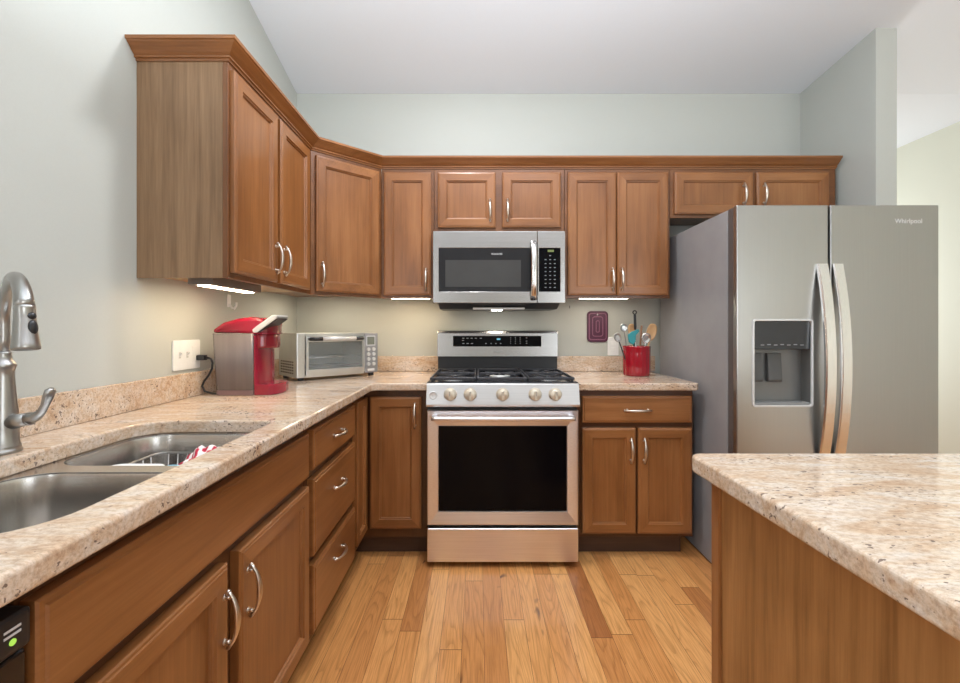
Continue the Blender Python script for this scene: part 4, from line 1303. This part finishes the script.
def utensil(name, label, cat, top, bot, parts, grp=None):
    """top, bot: axis of the handle; parts(m, frame) adds head shapes"""
    top, bot = Vector(top) + Vector((0.018, 0, -0.004)), Vector(bot) + Vector((0.018, 0, 0))
    t = thing(name, label, cat, bot)
    ax = top - bot
    ln = ax.length
    M = Matrix.Translation(bot) @ ax.to_track_quat('Z', 'Y').to_matrix().to_4x4()
    parts(t, M, ln)
    return t
def stick(t, M, ln, r0, r1, mat, name='handle'):
    m = MB(); m.lathe([(r0 * 0.6, 0), (r0, 0.004), (r1, ln - 0.003), (r1 * 0.6, ln)], 12, M); return m.build(name, mat, t)
ZB = 0.930
def flatspoon(w_, h_, mat, r=0.0055, mat2=None):
    def f(t, M, ln):
        stick(t, M, ln - h_ * 1.6, r, r * 0.9, mat2 or mat)
        m = MB(); Rz = M.to_3x3().to_4x4()
        # face the head to the room (-y)
        q = M @ Vector((0, 0, ln - h_))
        ax = (M.to_3x3() @ Vector((0, 0, 1))).normalized()
        n_ = (Vector((0, -1, 0)) - ax * (-ax.y)).normalized()
        u_ = ax.cross(n_)
        R = Matrix((( u_.x, ax.x, n_.x, 0), (u_.y, ax.y, n_.y, 0), (u_.z, ax.z, n_.z, 0), (0, 0, 0, 1)))
        prof = [(0.0, -1.0), (0.45, -0.92), (0.8, -0.6), (1.0, -0.1), (0.97, 0.35), (0.75, 0.78), (0.35, 0.97), (0, 1.0), (-0.35, 0.97), (-0.75, 0.78), (-0.97, 0.35), (-1.0, -0.1), (-0.8, -0.6), (-0.45, -0.92)]
        b = bmesh.new()
        back = [b.verts.new((x * w_, y * h_, -0.004)) for x, y in prof]
        fr = [b.verts.new((x * w_, y * h_, 0.004)) for x, y in prof]
        inn = [b.verts.new((x * w_ * 0.82, y * h_ * 0.82, 0.0035)) for x, y in prof]
        dish = [b.verts.new((x * w_ * 0.5, y * h_ * 0.5, -0.002)) for x, y in prof]
        k = len(prof)
        for A, B in ((back, fr), (fr, inn), (inn, dish)):
            for i in range(k): b.faces.new((A[i], A[(i + 1) % k], B[(i + 1) % k], B[i])).smooth = True
        b.faces.new(back[::-1]); b.faces.new(dish)
        bmesh.ops.recalc_face_normals(b, faces=b.faces[:])
        m.add(b, Matrix.Translation(q) @ R)
        m.build('bowl', mat, t)
    return f
utensil('wooden_spoon', 'pale wooden spoon with a large oval bowl at the right of the crock', 'spoon', (1.030, 2.640, 1.228), (0.965, 2.645, ZB), flatspoon(0.029, 0.052, WSPOON))
utensil('wooden_spoon', 'pale wooden spoon with rounded tip at the middle rear of the crock', 'spoon', (0.915, 2.690, 1.228), (0.930, 2.668, ZB), flatspoon(0.023, 0.040, WSPOON))
def ringtool(t, M, ln):
    stick(t, M, ln - 0.06, 0.004, 0.004, CHROME, 'shaft')
    m = MB(); m.lathe([(0.006, ln - 0.11), (0.0085, ln - 0.09), (0.0075, ln - 0.022), (0.005, ln - 0.016)], 12, M)
    q = M @ Vector((0, 0, ln - 0.006))
    m.tube([(q.x + 0.0105 * math.cos(a), q.y, q.z + 0.0105 * math.sin(a)) for a in [2 * PI * k / 16 for k in range(18)]], 0.0035, 8)
    m.build('handle', BLACKP, t)
utensil('spatula', 'dark-handled tool with a hanging ring standing tallest in the crock', 'spatula', (0.925, 2.660, 1.302), (0.935, 2.655, ZB), ringtool)
def darkstick(t, M, ln): stick(t, M, ln, 0.0045, 0.0065, WSPOON2)
utensil('bamboo_stirrer', 'dark brown wooden stick leaning behind the steel spoon in the crock', 'stirrer', (0.975, 2.680, 1.218), (0.950, 2.672, ZB), darkstick)
utensil('slotted_spoon', 'steel spoon with round head low at the front of the crock', 'spoon', (0.972, 2.590, 1.172), (0.945, 2.618, ZB), flatspoon(0.027, 0.030, CHROME, 0.004))
utensil('ladle', 'steel ladle with round head rising at the left rear of the crock', 'ladle', (0.855, 2.655, 1.228), (0.895, 2.650, ZB), flatspoon(0.022, 0.024, FAUCET, 0.004))
utensil('spoon', 'dark steel serving spoon leaning out at the far left of the crock', 'spoon', (0.800, 2.615, 1.172), (0.888, 2.635, ZB), flatspoon(0.022, 0.028, FAUCET, 0.004, BLACKP))
def tealtool(t, M, ln):
    stick(t, M, ln - 0.07, 0.006, 0.006, BLACKP)
    m = MB()
    q = M @ Vector((0, 0, ln - 0.045))
    m.prism([(q.x - 0.028, q.z - 0.035), (q.x - 0.004, q.z - 0.052), (q.x + 0.012, q.z - 0.030), (q.x + 0.012, q.z + 0.002), (q.x + 0.034, q.z + 0.028), (q.x + 0.028, q.z + 0.040), (q.x - 0.010, q.z + 0.026), (q.x - 0.034, q.z + 0.008)], 'Y', q.y - 0.006, q.y + 0.006, 0.003)
    m.build('blade', TEAL, t)
utensil('silicone_spatula', 'bright teal silicone spatula at the left side of the crock', 'spatula', (0.893, 2.595, 1.200), (0.910, 2.610, ZB), tealtool)

# ------------------------------------------------------------------ under-cabinet lamps
def under_lamp(loc, x0, x1, y0, y1, ztop, label, lit, casing, h=0.024, ins=0.012):
    t = thing('under_cabinet_light', label, 'lamp', loc)
    m = MB(); m.box(x0, x1, y0, y1, ztop - h, ztop, 0.004, 2); m.build('casing', casing, t)
    m = MB(); m.box(x0 + ins, x1 - ins, y0 + 0.012, y1 - 0.012, ztop - h - 0.0030, ztop - h + 0.0005); m.build('diffuser', lit, t)
    return t
under_lamp((-0.97, 1.74, 1.385), -1.035, -0.945, 1.575, 1.930, 1.3855, 'lit slim light fixed under the left two-door wall cabinet', LAMPLOW, flat('taupe_casing', (0.16, 0.125, 0.105), 0.5), 0.034, 0.028)
under_lamp((-0.41, 2.70, 1.383), -0.535, -0.285, 2.640, 2.725, 1.4030, 'lit short light under the narrow wall cabinet beside the microwave', LAMPON, WHITEP)
under_lamp((0.77, 2.70, 1.383), 0.610, 0.920, 2.640, 2.725, 1.4030, 'white light bar under the tall right-hand wall cabinet', LAMPDIM, WHITEP)
